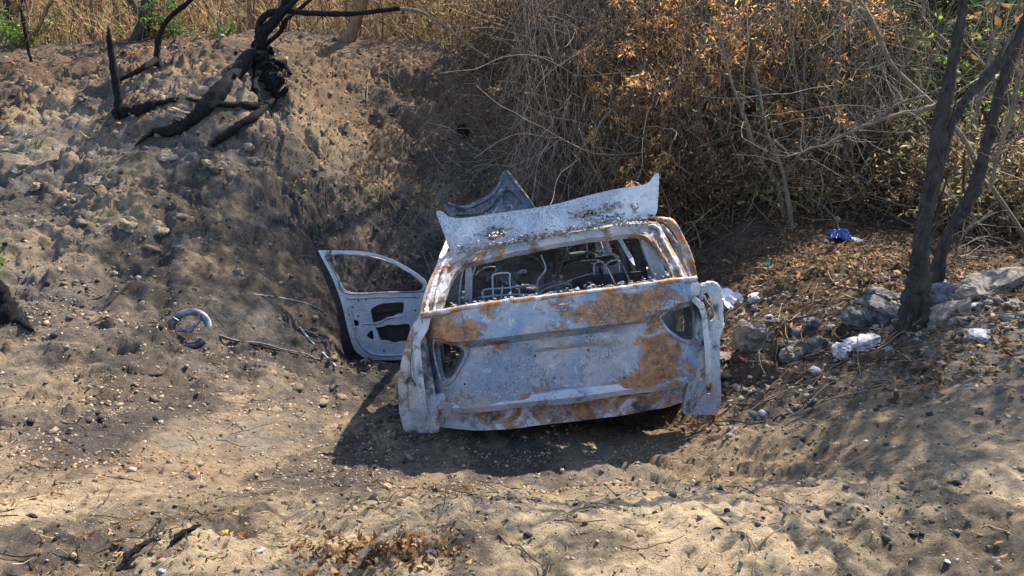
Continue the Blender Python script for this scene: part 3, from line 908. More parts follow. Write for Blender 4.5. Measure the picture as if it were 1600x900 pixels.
# --- seats: sprung frames
def seat(cx, cy, name='seat_frame', lean=.28, black=False):
    top = 1.14; bot = .50; hw = .22
    P = lambda x, z: (cx + x, cy - lean * (z - bot), z)
    loop = [P(-hw, bot), P(-hw * 1.02, .8), P(-hw * .85, 1.06), P(-hw * .5, top), P(hw * .5, top), P(hw * .85, 1.06), P(hw * 1.02, .8), P(hw, bot)]
    parts = [limb(loop, [.018, .018], 50, 7, .1)]
    for z in (.62, .74, .86, .97):
        parts.append(limb([P(-hw, z), P(-.1, z + .02), P(0, z - .02), P(.1, z + .02), P(hw, z)], [.005, .005], 24, 4))
    parts.append(limb([(cx - hw, cy, bot), (cx - hw, cy + .45, bot + .05), (cx + hw, cy + .45, bot + .05), (cx + hw, cy, bot), (cx - hw, cy, bot)], [.016, .016], 40, 6))
    sf = carpart(name, parts, M_SOOT, 0, .05)
    hp = [P(-.085, top - .04), P(-.09, top + .10), P(-.075, top + .19), P(.075, top + .19), P(.09, top + .10), P(.085, top - .04)]
    carpart('headrest_rod', [limb(hp, [.008, .008], 30, 6, .05)], M_METAL, .0, 0., sf)
    # sheet back pan
    V, F, A = sheet([(-.19, .56), (.19, .56), (.18, 1.0), (.1, 1.07), (-.1, 1.07), (-.18, 1.0)], [[(-.1, .7), (.1, .7), (.1, .85), (-.1, .85)]], lambda u, v: (P(u, v), (0, -1, -.2)), .012, .06, [], .012)
    me = mk('back_pan', V, F, M_SOOT, A); smooth_by_angle(me); obj('back_pan', me, sf)
seat(-.40, 2.35); seat(.42, 2.35)
# rear bench: split backs; the right half still stands as a black board
def board(name, poly, y, mat, th=.03, holes=(), blobs=(), soot=(), parent=None, step=.05, wr=.008, sm=True):
    return traced(name, poly, list(holes), (lambda x, z: y), th, mat, step, blobs, soot, wr, parent, sm)
board('rear_seat_back', [(895, 434), (1003, 424), (1004, 452), (960, 460), (898, 470), (895, 456)], .62, M_BLACK, .04, wr=.003, sm=False)
board('rear_seat_back', [(745, 458), (752, 452), (810, 452), (835, 456), (838, 500), (746, 500)], .95, M_SOOT, .04)
for pxs in (((772, 462), (770, 440), (772, 429), (795, 429), (798, 440), (798, 462)), ((948, 430), (948, 412), (950, 408), (966, 406), (968, 410), (968, 428)), ((930, 432), (929, 414), (932, 411), (941, 411), (944, 430))):
    rod('headrest_rod', [loc(a, b, .98) for a, b in pxs], [.009, .009], M_SOOT, 30, 6)
board('headrest_shell', [(930, 400), (957, 398), (966, 404), (964, 414), (934, 416)], 1.9, M_BLACK, .05, parent=None)
# crumpled liner sheet hanging from the roof on the left
def y_cr(x, z): return 1.9 + .12 * sin(9 * x + 6 * z) + .08 * sin(17 * z - 8 * x)
traced('hanging_liner', [(772, 404), (800, 396), (840, 388), (868, 380), (878, 392), (862, 420), (868, 446), (848, 452), (820, 440), (800, 446), (778, 440)], [[(806, 424), (822, 418), (826, 430), (812, 436)]], y_cr, .008, M_SOOT, .035, soot=[(800, 420, .2, -.1)], wrinkle=.04)
for a in (((760, 440), (790, 410), (840, 388), (862, 380)), ((800, 396), (835, 402), (852, 425), (850, 452), (852, 470)), ((868, 386), (884, 392), (878, 412), (872, 430), (880, 450)),
          ((776, 418), (778, 445), (790, 470)), ((800, 430), (816, 448), (840, 468))):
    rod('bent_strut', [loc(x, y, 1.6) for x, y in a], [.013, .010], M_SOOT, 24, 6, rough=.2)
for a in (((812, 470), (850, 446), (880, 440), (905, 440)), ((860, 466), (870, 452), (878, 430))):
    rod('bent_strut', [loc(x, y, 1.3) for x, y in a], [.014, .010], M_METAL, 20, 6, rough=.2)
for a, yy_ in ((((755, 474), (754, 456), (790, 450), (836, 449), (839, 466)), .62), (((753, 466), (795, 461), (838, 458)), .62), (((771, 468), (769, 440), (772, 429), (795, 428), (798, 440), (798, 462)), .62), (((784, 468), (783, 448)), .62), (((812, 468), (813, 450)), .62),
          (((845, 470), (846, 452), (872, 446), (893, 444), (894, 460)), .7), (((848, 462), (868, 456), (892, 452)), .7), (((735, 480), (736, 440), (744, 412)), .6), (((716, 482), (715, 450), (726, 418)), .6),
          (((838, 468), (842, 440), (850, 420), (846, 396)), .8), (((931, 434), (929, 414), (942, 410), (946, 432)), .8), (((947, 432), (948, 412), (966, 406), (969, 430)), .8), (((930, 400), (958, 396), (966, 404)), .8), (((932, 392), (958, 389)), .8)):
    rod('seat_wire', [loc(x, y, yy_) + rng.normal(0, .006, 3) for x, y in a], [.0075, .006], M_METAL, 30, 6, rough=.12, soot=.0)
# steering wheel
P_ = [(-.38 + .18 * cos(a), 2.68 + .05 * sin(a), .90 + .17 * sin(a)) for a in np.linspace(0, 2 * pi, 28)]
sw = rod('steering_wheel', P_, [.011, .011], M_SOOT, 60, 6)
rod('wheel_spoke', [(-.56, 2.68, .89), (-.38, 2.66, .88), (-.20, 2.68, .89)], [.012, .012], M_SOOT, 8, 6, sw)
# inner trim pieces behind the glass line
board('inner_panel', [(1000, 372), (1014, 374), (1034, 404), (1042, 436), (1024, 438), (1012, 410)], .55, M_DOOR, .015, wr=.004)
board('inner_pillar_sheet', [(984, 368), (996, 368), (1006, 400), (1014, 440), (1002, 444), (992, 410)], .75, M_BLACK, .03)
board('inner_panel', [(727, 414), (738, 412), (738, 478), (726, 480)], .80, M_METAL, .02)
board('inner_panel', [(704, 440), (722, 418), (722, 480), (697, 484)], .60, M_SOOT, .02)
# ash and debris along the window ledge and on the load floor
c = []
for t in rng.uniform(0, 1, 520):
    px = 700 + t * 350; py = np.interp(px, [690, 747, 912, 1055], [486, 479, 457, 436]) - abs(rng.normal(0, 4))
    c.append(loc(px, py, rng.uniform(.14, .4)))
V, F = lumps(c, rng.uniform(.004, .018, len(c)), 1, .6)
obj('ledge_debris', mk('ledge_debris', V, F, M_ASHLUMP), car, kind='stuff')
c = np.c_[rng.uniform(-.8, .8, 900), rng.uniform(.3, 3.0, 900), rng.uniform(.35, .55, 900)]
V, F = lumps(c, rng.uniform(.01, .05, 900), 1, .6)
obj('floor_debris', mk('floor_debris', V, F, M_ASHLUMP), car, kind='stuff')
c = np.c_[rng.uniform(-.65, .75, 900), rng.uniform(.45, 1.1, 900), rng.uniform(.90, 1.0, 900)]
V, F = lumps(c, rng.uniform(.008, .040, 900), 1, .6)
obj('shelf_debris', mk('shelf_debris', V, F, M_ASHLUMP), car, kind='stuff')
carpart('luggage_shelf', [boxm((-.1, .98, .93), (1.35, .22, .02))], M_SOOT)
for _ in range(16):
    a = np.array([rng.uniform(-.6, .7), rng.uniform(.5, 1.6), 1.0]); b = a + np.array([rng.uniform(-.3, .3), rng.uniform(-.2, .2), rng.uniform(-.1, .3)])
    rod('loose_wire', [a, (a + b) / 2 + rng.normal(0, .05, 3), b], [.006, .004], M_SOOT, 12, 4)

# --- rear end under the tailgate: panel, crash beam, exhaust, tow eye
V, F, A = sheet([(-.94, .22), (.94, .22), (.95, .53), (-.95, .53)], [[(-.5, .42), (-.35, .42), (-.35, .50), (-.5, .50)], [(.3, .42), (.42, .42), (.42, .5), (.3, .5)]], lambda u, v: ((u, .13 + .10 * abs(u) ** 3 + .02 * sin(v * 26), v), (0, -1, 0)), .02, .045, [((0, .1, .5), .5, .08), ((.6, .1, .5), .3, .1)], .02)
me = mk('rear_panel', V, F, M_RUSTY, A); smooth_by_angle(me); obj('rear_panel', me, car)
carpart('crash_beam', [limb([(-.74, .16, .40), (-.4, .12, .40), (0, .10, .40), (.4, .12, .40), (.76, .16, .40)], [.045, .05, .045], 30, 6, .04)], M_METAL, .05)
for s in (-1, 1):
    carpart('beam_bracket', [boxm((s * .5, .17, .40), (.09, .10, .11))], M_SOOT)
for px in (686, 708):
    p = loc(px, 731, .06)
    V1, F1 = tubes(np.array([[p, p + np.array([0, .12, 0]), p + np.array([0, .3, .02])]]), np.array([[.035, .034, .03]]), 12)
    V2, F2 = tubes(np.array([[p + np.array([0, .0, 0]), p + np.array([0, .12, 0]), p + np.array([0, .3, .02])]]), np.array([[.029, .028, .024]]), 12)
    carpart('exhaust_pipe', [(V1, F1), (V2, [list(q)[::-1] for q in F2])], M_SOOT, .05)
carpart('silencer', [limb([(-.62, .42, .26), (-.3, .44, .26), (.05, .42, .26)], [.07, .10, .07], 14, 12)], M_RUSTY, .1)
# --- wheels: bare burnt rims with brake discs
def wheel(x, y, s, turn=0):
    Rt = Matrix.Rotation(turn, 3, 'Z')
    def tf(V): return np.array([tuple(Rt @ Vector(v)) for v in V]) + np.array([x, y, .27])
    prof = [(-.09, .235), (-.085, .215), (-.05, .20), (.0, .175), (.05, .20), (.085, .215), (.09, .235)]
    n = 36; V = []; F = []
    for i in range(n):
        a = 2 * pi * i / n
        for (px_, r) in prof: V.append((s * px_, r * cos(a), r * sin(a)))
        for (px_, r) in prof: V.append((s * px_, (r - .012) * cos(a), (r - .012) * sin(a)))
    k = len(prof)
    for i in range(n):
        j = (i + 1) % n
        for q in range(k - 1):
            F.append([i * 2 * k + q, j * 2 * k + q, j * 2 * k + q + 1, i * 2 * k + q + 1])
            F.append([i * 2 * k + k + q + 1, j * 2 * k + k + q + 1, j * 2 * k + k + q, i * 2 * k + k + q])
        for q in (0, k - 1):
            F.append([i * 2 * k + q, i * 2 * k + k + q, j * 2 * k + k + q, j * 2 * k + q])
    o = carpart('wheel', [(tf(V), F)], M_RUSTY, .1)
    sp = []
    for q in range(5):
        a = 2 * pi * q / 5
        for da in (-.16, .16):
            v, f = limb([(s * .06, .04 * cos(a), .04 * sin(a)), (s * .075, .12 * cos(a + da * .6), .12 * sin(a + da * .6)), (s * .06, .21 * cos(a + da), .21 * sin(a + da))], [.016, .014, .016], 8, 6)
            sp.append((tf(v), f))
    v, f = limb([(s * .03, 0, 0), (s * .085, 0, 0)], [.05, .04], 4, 12); sp.append((tf(v), f))
    carpart('wheel_spokes', sp, M_METAL, .0, 0, o)
    v, f = limb([(s * -.01, 0, 0), (s * .012, 0, 0)], [.14, .14], 3, 24, 0)
    carpart('brake_disc', [(tf(v), f)], M_RUSTY, .2, 0, o)
for (x, y, s, tn) in ((-.80, .86, -1, 0), (.80, .86, 1, 0), (-.78, 3.46, -1, .15), (.78, 3.46, 1, .15)):
    wheel(x, y, s, tn)
carpart('rear_axle', [limb([(-.72, .9, .30), (0, .98, .32), (.72, .9, .30)], [.04, .035, .04], 14, 8)], M_RUSTY, .1)

# --- front end: slam panel, engine lump
carpart('front_panel', [limb([(-.72, 4.2, .72), (0, 4.27, .74), (.72, 4.2, .72)], [.04, .05, .04], 20, 6), limb([(-.72, 4.2, .42), (0, 4.3, .42), (.72, 4.2, .42)], [.05, .05, .05], 20, 6)], M_SOOT)
v1 = lumps([(0, 3.72, .62)], [.30], 3, .8, .10); v2 = boxm((.05, 3.70, .78), (.55, .30, .14))
v3 = limb([(-.2, 3.6, .86), (0, 3.62, .90), (.25, 3.6, .86)], [.04, .045, .04], 10, 8)
carpart('engine_block', [v1, v2, v3], M_SOOT, 0, .05)

# --- bonnet, flung up and twisted: we see its dark ribbed underside
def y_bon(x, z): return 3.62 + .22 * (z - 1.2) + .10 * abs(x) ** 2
BON = [(691, 316), (700, 321), (724, 321), (745, 314), (762, 305), (777, 289), (783, 270), (792, 265), (800, 272), (812, 289), (834, 321), (838, 350), (836, 400), (720, 410), (709, 342), (697, 330)]
BH = [(783, 306), (795, 294), (818, 318), (812, 322), (788, 328)]
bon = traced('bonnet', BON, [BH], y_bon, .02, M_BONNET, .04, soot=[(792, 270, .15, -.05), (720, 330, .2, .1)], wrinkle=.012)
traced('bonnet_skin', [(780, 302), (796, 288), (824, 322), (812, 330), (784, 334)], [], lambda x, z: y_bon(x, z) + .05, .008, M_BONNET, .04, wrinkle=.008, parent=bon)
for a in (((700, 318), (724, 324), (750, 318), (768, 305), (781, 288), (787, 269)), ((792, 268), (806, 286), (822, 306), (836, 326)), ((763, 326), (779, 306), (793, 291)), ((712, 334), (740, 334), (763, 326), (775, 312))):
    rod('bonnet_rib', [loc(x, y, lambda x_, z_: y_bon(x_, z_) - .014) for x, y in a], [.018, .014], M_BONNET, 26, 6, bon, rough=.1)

# --- front left door, wide open
def y_door(x, z): return 3.12 + .10 * (x + 1.0) * 0 + .03 * (z - .8) ** 2
D_OUT = [(496, 391), (500, 391), (530, 391), (560, 392), (590, 397), (622, 409), (649, 425), (668, 440), (668, 470), (662, 500), (650, 530), (640, 562), (600, 563), (573, 562), (554, 549), (543, 514), (534, 473), (518, 430)]
D_WIN = [(508, 400), (540, 397), (588, 403), (620, 415), (645, 430), (661, 445), (659, 455), (600, 457), (540, 458), (527, 432)]
DH1 = [(579, 484), (583, 480), (596, 474), (612, 473), (631, 472), (631, 480), (629, 490), (622, 490), (614, 494), (608, 500), (596, 501), (583, 505), (581, 495)]
DH2 = [(586, 511), (598, 511), (606, 507), (620, 508), (640, 505), (641, 518), (637, 533), (626, 533), (616, 536), (604, 531), (592, 532), (591, 520)]
DH3 = [(571, 525), (582, 514), (585, 532)]
DH4 = [(550, 500), (560, 500), (561, 509), (552, 510)]
door = traced('front_door', D_OUT, [D_WIN, DH1, DH2, DH3, DH4], y_door, .014, M_DOOR, .035, blobs=[(560, 470, .2, -.2)], soot=[(600, 470, .3, -.2), (560, 540, .2, -.12), (520, 395, .1, .1), (560, 395, .1, .08), (545, 530, .06, .1), (600, 505, .16, .12), (560, 552, .1, .1), (620, 545, .1, .08), (590, 462, .08, .08)], wrinkle=.006)
# outer skin, a hand's breadth behind and wider on the latch side
traced('door_skin', [(492, 390), (495, 389), (510, 389), (560, 391), (622, 407), (666, 438), (668, 470), (640, 566), (573, 571), (546, 566), (535, 548), (530, 500), (522, 470), (505, 430)], [[(500, 398), (540, 395), (588, 401), (620, 413), (645, 429), (661, 444), (659, 457), (600, 459), (534, 461), (520, 436)]], lambda x, z: y_door(x, z) + .055, .012, M_BLACK, .035, parent=door)
rod('door_seal', [loc(a, b, lambda x, z: y_door(x, z) - .008) for a, b in D_WIN + [D_WIN[0]]], [.010, .010], M_SOOT, 60, 6, door, rough=.2)
rod('door_pressing', [loc(a, b, lambda x, z: y_door(x, z) - .012) for a, b in ((541, 466), (553, 466), (600, 464), (655, 463))], [.014, .012], M_DOOR, 30, 6, door)
rod('door_pressing', [loc(a, b, lambda x, z: y_door(x, z) - .010) for a, b in ((545, 478), (552, 505), (562, 535), (578, 551), (600, 555), (634, 554))], [.016, .012], M_DOOR, 40, 6, door)
rod('door_pressing', [loc(a, b, lambda x, z: y_door(x, z) - .010) for a, b in ((566, 506), (590, 505), (600, 500), (610, 496), (632, 494))], [.010, .010], M_DOOR, 24, 6, door)
rod('door_pressing', [loc(a, b, lambda x, z: y_door(x, z) + .03) for a, b in ((583, 508), (590, 522), (594, 534))], [.016, .016], M_DOOR, 14, 6, door)
rod('window_regulator', [loc(a, b, lambda x, z: y_door(x, z) + .04) for a, b in ((585, 488), (605, 486), (622, 482))], [.014, .018], M_BLACK, 12, 6, door)
for a, b in ((551, 480), (545, 492), (560, 470), (572, 468), (649, 485), (608, 496), (566, 540), (600, 548), (560, 494)):
    p = loc(a, b, lambda x, z: y_door(x, z) - .003)
    carpart('bolt_hole', [boxm(p, (.016, .006, .018), None, .3)], M_BLACK, parent=door)

# ------------------------------------------------------------ loose earth, stones and litter (nobody could count them)
def scatter(n, xr, yr, dens=None, near=False):
    x = rng.uniform(*xr, n)
    if near: y = yr[0] * (yr[1] / yr[0]) ** rng.uniform(0, 1, n)
    else: y = rng.uniform(*yr, n)
    # clip to the visible wedge, a little wider
    ok = np.abs(x) < .78 * y + 1.2
    if dens is not None: ok &= rng.uniform(0, 1, n) < dens(x, y)
    x, y = x[ok], y[ok]
    return x, y, hq(x, y)

def not_car(x, y): return ~((np.abs(x - .35) < .95) & (y > 4.15) & (y < 8.4))

earth = [(.30, .23, .155), (.22, .175, .125), (.15, .125, .10), (.06, .055, .05), (.035, .033, .033), (.32, .30, .28)]
x, y, z = scatter(85000, (-9, 7), (1.7, 12.5), lambda x, y: (.25 + .75 * sstep(-.1, .35, fbm(x, y * 1.4, .7, 4, 201))) * not_car(x, y), True)
n = len(x)
sz = np.clip(rng.lognormal(-5.1, .6, n), .003, .03) * (.45 + .13 * y)
base = ground_colour_at = None
C = palette(n, earth, [3, 3, 3, 2, 1.5, .5]) * rng.uniform(.75, 1.25, (n, 1))
V, F = lumps(np.c_[x, y, z + sz * .15], sz, 1, .75, .38)
obj('earth_clods', mk('earth_clods', V, F, M_CLOD, {'Col': np.repeat(C, 12, 0)[:len(V)] if len(V) == n * 12 else np.repeat(C, len(V) // n, 0)}), kind='stuff', label='crumbs and clods of burnt earth over the bank and foreground')
x, y, z = scatter(38000, (-4, 4), (1.7, 6.0), lambda x, y: .2 + .8 * sstep(-.1, .3, fbm(x, y, .3, 4, 251)), True)
n = len(x); sz = np.clip(rng.lognormal(-5.9, .5, n), .0015, .011) * (y / 2.4)
C = palette(n, [(.42, .33, .22), (.34, .27, .19), (.22, .18, .14), (.07, .06, .055), (.5, .42, .3)], [5, 4, 2, .8, 1.5])
V, F = lumps(np.c_[x, y, z + sz * .2], sz, 1, .75, .38)
obj('earth_crumbs', mk('earth_crumbs', V, F, M_CLOD, {'Col': np.repeat(C, 12, 0)}), kind='stuff', label='fine crumbs of dry earth on the sunlit foreground')
# big lumps breaking out of the bank
x, y, z = scatter(1500, (-7.5, 1.8), (4.6, 11), lambda x, y: sstep(.0, .4, fbm(x, y, 1.0, 3, 211)) * not_car(x, y))
n = len(x); sz = np.clip(rng.lognormal(-3.2, .35, n), .02, .08)
C = palette(n, earth, [3, 4, 4, 1, .5, .1])
V, F = lumps(np.c_[x, y, z - sz * .3], sz, 2, .75, .42)
obj('earth_lumps', mk('earth_lumps', V, F, M_CLOD, {'Col': np.repeat(C, len(V) // n, 0)}), kind='stuff', label='larger crusted lumps of tan earth breaking out of the bank')

browns = [(.20, .135, .08), (.25, .17, .10), (.13, .09, .055), (.36, .27, .17), (.09, .065, .045), (.26, .14, .07)]
def litter(name, n, xr, yr, dens, size, cols, label, near=True, lift=.006, mat=None, wts=None):
    x, y, z = scatter(n, xr, yr, dens, near)
    P = np.c_[x, y, z + lift]
    up = rdir(len(x)); up[:, 2] = np.abs(up[:, 2]) * .35; up /= np.linalg.norm(up, axis=1, keepdims=True)
    V, F, C = leaves(P, size, palette(len(x), cols, wts), .3, up, .5, .25)
    obj(name, mk(name, V, F, mat or M_LEAF, {'Col': C}), kind='stuff', label=label)
litter('leaf_litter', 60000, (1.0, 9), (3.4, 11.5), lambda x, y: (.15 + .85 * sstep(1.4, 2.2, x - .0 * y)) * sstep(-.25, .15, fbm(x, y, .8, 4, 221)) * np.where((y < 4.6) & (x > 1.6), .25, 1.), .055, browns, 'dry brown leaf litter under the thicket at the right')
litter('leaf_litter', 9000, (-9, 1.5), (8.8, 13.5), lambda x, y: sstep(-.1, .4, fbm(x, y, 1.1, 3, 231)), .06, [(.26, .13, .06), (.18, .09, .05), (.38, .24, .12)], 'reddish dry leaves along the top of the bank')
litter('leaf_litter', 7000, (-2, 3.5), (8.0, 12), lambda x, y: sstep(-.2, .2, fbm(x, y, .7, 3, 233)), .05, browns, 'brown leaves and needles on the slope behind the car')
litter('leaf_scraps', 3600, (-2.4, 2.4), (1.75, 3.6), lambda x, y: sstep(.05, .45, fbm(x, y, .5, 3, 241) + .25 * sstep(0, -1, x)), .028, [(.40, .25, .12), (.30, .16, .07), (.50, .38, .22), (.12, .08, .05)], 'small dry leaf scraps on the sunlit foreground')
litter('leaf_scraps', 3000, (-7.5, 1.2), (4.0, 9.5), lambda x, y: sstep(.1, .4, fbm(x, y, .8, 3, 243)) * not_car(x, y), .04, [(.30, .20, .11), (.22, .12, .06), (.05, .045, .04)], 'charred leaf scraps on the bank')
# the heap of curled leaves at the bottom edge
p0 = ghit(598, 872)
q = rng.normal(0, 1, (420, 2)) * np.array([.13, .06]) + p0[:2] + np.array([.0, .02])
P = np.c_[q, hq(q[:, 0], q[:, 1]) + rng.uniform(.002, .03, 420)]
V, F, C = leaves(P, .03, palette(420, [(.38, .22, .10), (.26, .13, .06), (.5, .36, .2), (.12, .07, .04)]), .3, None, .5, .4)
obj('leaf_heap', mk('leaf_heap', V, F, M_LEAF, {'Col': C}), kind='stuff', label='heap of curled brown leaves at the bottom left of centre')

# twigs lying about
def ground_twigs(name, n, xr, yr, dens, L, r, cols, label):
    x, y, z = scatter(n, xr, yr, dens, True)
    d = rdir(len(x)); d[:, 2] = rng.normal(0, .08, len(x))
    P, R = walk(np.c_[x, y, z + .01], d, rng.uniform(.3, 1.2, len(x)) * L, 6, .12, 0, r, r * .5)
    hh = hq(P[..., 0].ravel(), P[..., 1].ravel()).reshape(P.shape[:2]) + r
    P[..., 2] = np.maximum(P[..., 2] * .3 + hh * .7, hh) + rng.uniform(0, .03, (len(x), 1)) * np.linspace(0, 1, 6)
    V, F = tubes(P, R, 3)
    C = np.repeat(palette(len(x), cols) * rng.uniform(.7, 1.2, (len(x), 1)), 18, 0)
    obj(name, mk(name, V, F, M_TWIG, {'Col': C}), kind='stuff', label=label)
tw = [(.22, .17, .12), (.13, .095, .07), (.34, .27, .19), (.05, .04, .035), (.20, .12, .07)]
ground_twigs('fallen_twigs', 2600, (1.2, 9), (3.8, 11), lambda x, y: sstep(1.2, 2.0, x), .55, .0045, tw, 'fallen twigs tangled in the leaf litter at the right')
ground_twigs('fallen_twigs', 500, (-7.5, 1.2), (2, 9), lambda x, y: np.ones_like(x) * .6 * not_car(x, y), .28, .0035, [(.04, .035, .03), (.12, .09, .06), (.2, .15, .1)], 'burnt twigs scattered over the bank')
ground_twigs('fallen_twigs', 900, (-2, 4), (9.2, 12.2), None, .6, .0045, tw, 'dry twigs along the crest behind the car')
ground_twigs('fallen_twigs', 240, (-2, 2.2), (1.75, 3.2), None, .10, .002, [(.3, .22, .13), (.1, .07, .05), (.42, .34, .24)], 'small twigs and straws on the foreground')

# ------------------------------------------------------------ named branches and roots on the bank
def trace(px, off=0., Ys=None, lift=.0, fn=None):
    """pixel path -> world points lying on the ground (Ys None) or at given distances"""
    out = []
    for i, (a, b) in enumerate(px):
        if Ys is None or Ys[i] is None:
            p = ghit(a, b); p[2] += lift
        else:
            p = at(a, b, Ys[i])
        out.append(p)
    return np.array(out)

def branch_thing(name, pts, r, mat, label, cat, group=None, n=28, sides=9, rough=.14, wob=0., extra=(), part='twig'):
    root = pts[0]
    V, F = limb(pts, r, n, sides, rough, wob)
    if not extra:
        me = mk(name, V - root, F, mat); smooth_by_angle(me, 70)
        o = obj(name, me, label=label, cat=cat, group=group); o.location = root; return o
    e = empty(name, root, label, cat, group)
    me = mk('limb', V - root, F, mat); smooth_by_angle(me, 70); obj('limb', me, e)
    for (pp, rr) in extra:
        v, f = limb(pp, rr, max(8, n // 2), max(5, sides - 3), rough, wob)
        me = mk(part, v - root, f, mat); smooth_by_angle(me, 70); obj(part, me, e)
    return e

# thick root sliding down from the stump
rt = trace([(395, 92), (372, 118), (345, 150), (318, 180), (290, 203), (262, 214), (240, 212)], lift=.06)
branch_thing('charred_root', rt, [.085, .10, .095, .085, .075, .06, .035], M_CHAR, 'thickest charred root curving down the bank below the burnt stump', 'root', 'burnt roots and branches on the bank', 40, 12, .12,
             extra=[(trace([(245, 208), (230, 216), (212, 232)], lift=.03), [.035, .025, .012])], part='root_tip')
rt = trace([(428, 164), (415, 176), (398, 192), (375, 205), (352, 222), (330, 236)], lift=.07)
branch_thing('charred_root', rt, [.022, .035, .045, .05, .045, .05], M_CHAR, 'charred forked root with a bent elbow right of the thick root', 'root', 'burnt roots and branches on the bank', 30, 10, .14,
             extra=[(trace([(428, 164), (400, 172), (365, 171), (330, 168), (300, 163)], lift=.05), [.03, .045, .04, .03, .02])], part='root_arm')
rt = trace([(300, 160), (275, 161), (250, 166), (235, 170), (215, 178), (192, 182), (178, 188)], lift=.04)
branch_thing('charred_log', rt, [.02, .025, .035, .06, .075, .09, .06], M_CHAR, 'knotty charred log lying at the foot of the upright burnt stick', 'log', 'burnt roots and branches on the bank', 34, 11, .22)
p = ghit(188, 182)
pts = [p, at(184, 150, p[1]), at(178, 110, p[1] + .02), at(172, 70, p[1] + .03), at(169, 44, p[1] + .03)]
branch_thing('burnt_stick', pts, [.062, .05, .045, .038, .012], M_CHAR, 'upright tapering burnt stick standing on the left of the bank', 'stick', 'burnt roots and branches on the bank', 26, 9, .14)
p = ghit(247, 104)
pts = [p, at(245, 85, p[1]), at(248, 62, p[1] + .05), at(258, 36, p[1] + .1), at(275, 18, p[1] + .1), at(298, 0, p[1] + .15), at(325, -30, p[1] + .2), at(330, -70, p[1] + .2)]
branch_thing('bent_branch', pts, [.05, .038, .034, .034, .032, .03, .026, .02], M_CHAR, 'dark bent branch rising from the crest and leaning out of frame at upper left', 'branch', 'burnt roots and branches on the bank', 34, 9, .12,
             extra=[(trace([(247, 104), (225, 118), (206, 128), (188, 136)], lift=.09), [.045, .035, .03, .025])], part='lower_limb')
# stump with forked burnt tree
sp = ghit(400, 100)
Ys = sp[1]
st = empty('burnt_tree', sp, 'burnt fallen tree with blackened stump and long bare branch arching right over the crest', 'tree')
def addpart(par, name, pts, r, mat, n=26, sides=9, rough=.13, wob=0.):
    V, F = limb(pts, r, n, sides, rough, wob)
    me = mk(name, V - np.array(par.location), F, mat); smooth_by_angle(me, 70)
    return obj(name, me, par)
q_ = [ghit(405, 100), ghit(412, 118), ghit(420, 134), ghit(430, 150), ghit(398, 84), ghit(425, 112), ghit(436, 132), ghit(410, 90), ghit(442, 150)]
V, F = lumps([p_ + np.array([0, .02, .04]) for p_ in q_], [.16, .15, .12, .09, .11, .10, .08, .12, .06], 4, 1.1, .0)
V = np.array([v * 1.0 + (.10 * mnoise.noise(Vector(v * 6)) + .05 * mnoise.noise(Vector(v * 15)) + .025 * mnoise.noise(Vector(v * 34))) * np.array([1, -1, .6]) for v in V])
me = mk('stump', V - np.array(st.location), F, M_CHAR); smooth_by_angle(me, 40); obj('stump', me, st)
addpart(st, 'trunk', [at(404, 72, Ys), at(412, 50, Ys), at(428, 34, Ys), at(442, 16, Ys), at(455, 0, Ys + .1), at(470, -40, Ys + .2), at(500, -110, Ys + .4)], [.08, .075, .07, .06, .055, .05, .04], M_CHAR)
addpart(st, 'long_branch', [at(403, 66, Ys), at(404, 42, Ys), at(415, 24, Ys), at(440, 17, Ys), at(480, 20, Ys - .1), at(540, 22, Ys - .2), at(590, 17, Ys - .3), at(625, 13, Ys - .3)], [.05, .045, .042, .042, .04, .036, .032, .028], M_CHAR, 44)
addpart(st, 'branch_tip', [at(620, 13, Ys - .3), at(655, 18, Ys - .3), at(690, 37, Ys - .3), at(730, 68, Ys - .3), at(765, 92, Ys - .3)], [.028, .024, .02, .015, .008], M_BARK2, 30)
addpart(st, 'side_branch', [at(412, 72, Ys + .15), at(436, 52, Ys + .1), at(447, 32, Ys + .1), at(462, 18, Ys + .2), at(490, -5, Ys + .3), at(520, -40, Ys + .4)], [.035, .03, .03, .028, .022, .018], M_CHAR)
addpart(st, 'side_branch', [at(440, 16, Ys), at(446, -10, Ys), at(440, -50, Ys + .1)], [.035, .03, .02], M_CHAR, 12)
addpart(st, 'side_branch', [at(428, 34, Ys), at(450, 12, Ys - .1), at(478, -12, Ys - .15), at(520, -50, Ys - .1)], [.03, .028, .024, .02], M_CHAR, 14)
for a in (((395, 105), (378, 112), (368, 124)), ((410, 120), (425, 140), (436, 160)), ((404, 118), (400, 142), (408, 165)), ((415, 100), (440, 105), (456, 122))):
    addpart(st, 'root', trace(a, lift=.05), [.07, .05, .02], M_CHAR, 16, 8, .25)
# stump at the left edge
p = ghit(14, 500)
e = empty('burnt_stump', p, 'small burnt stump at the left edge of the picture beside white ash', 'stump')
addpart(e, 'stump', [p + np.array([.02, 0, -.05]), at(8, 480, p[1]), at(0, 458, p[1]), at(-8, 430, p[1])], [.13, .09, .05, .03], M_CHAR, 16, 9, .25)
addpart(e, 'root', trace([(14, 492), (32, 506), (52, 520)], lift=.02), [.06, .04, .015], M_CHAR, 14, 7, .25)

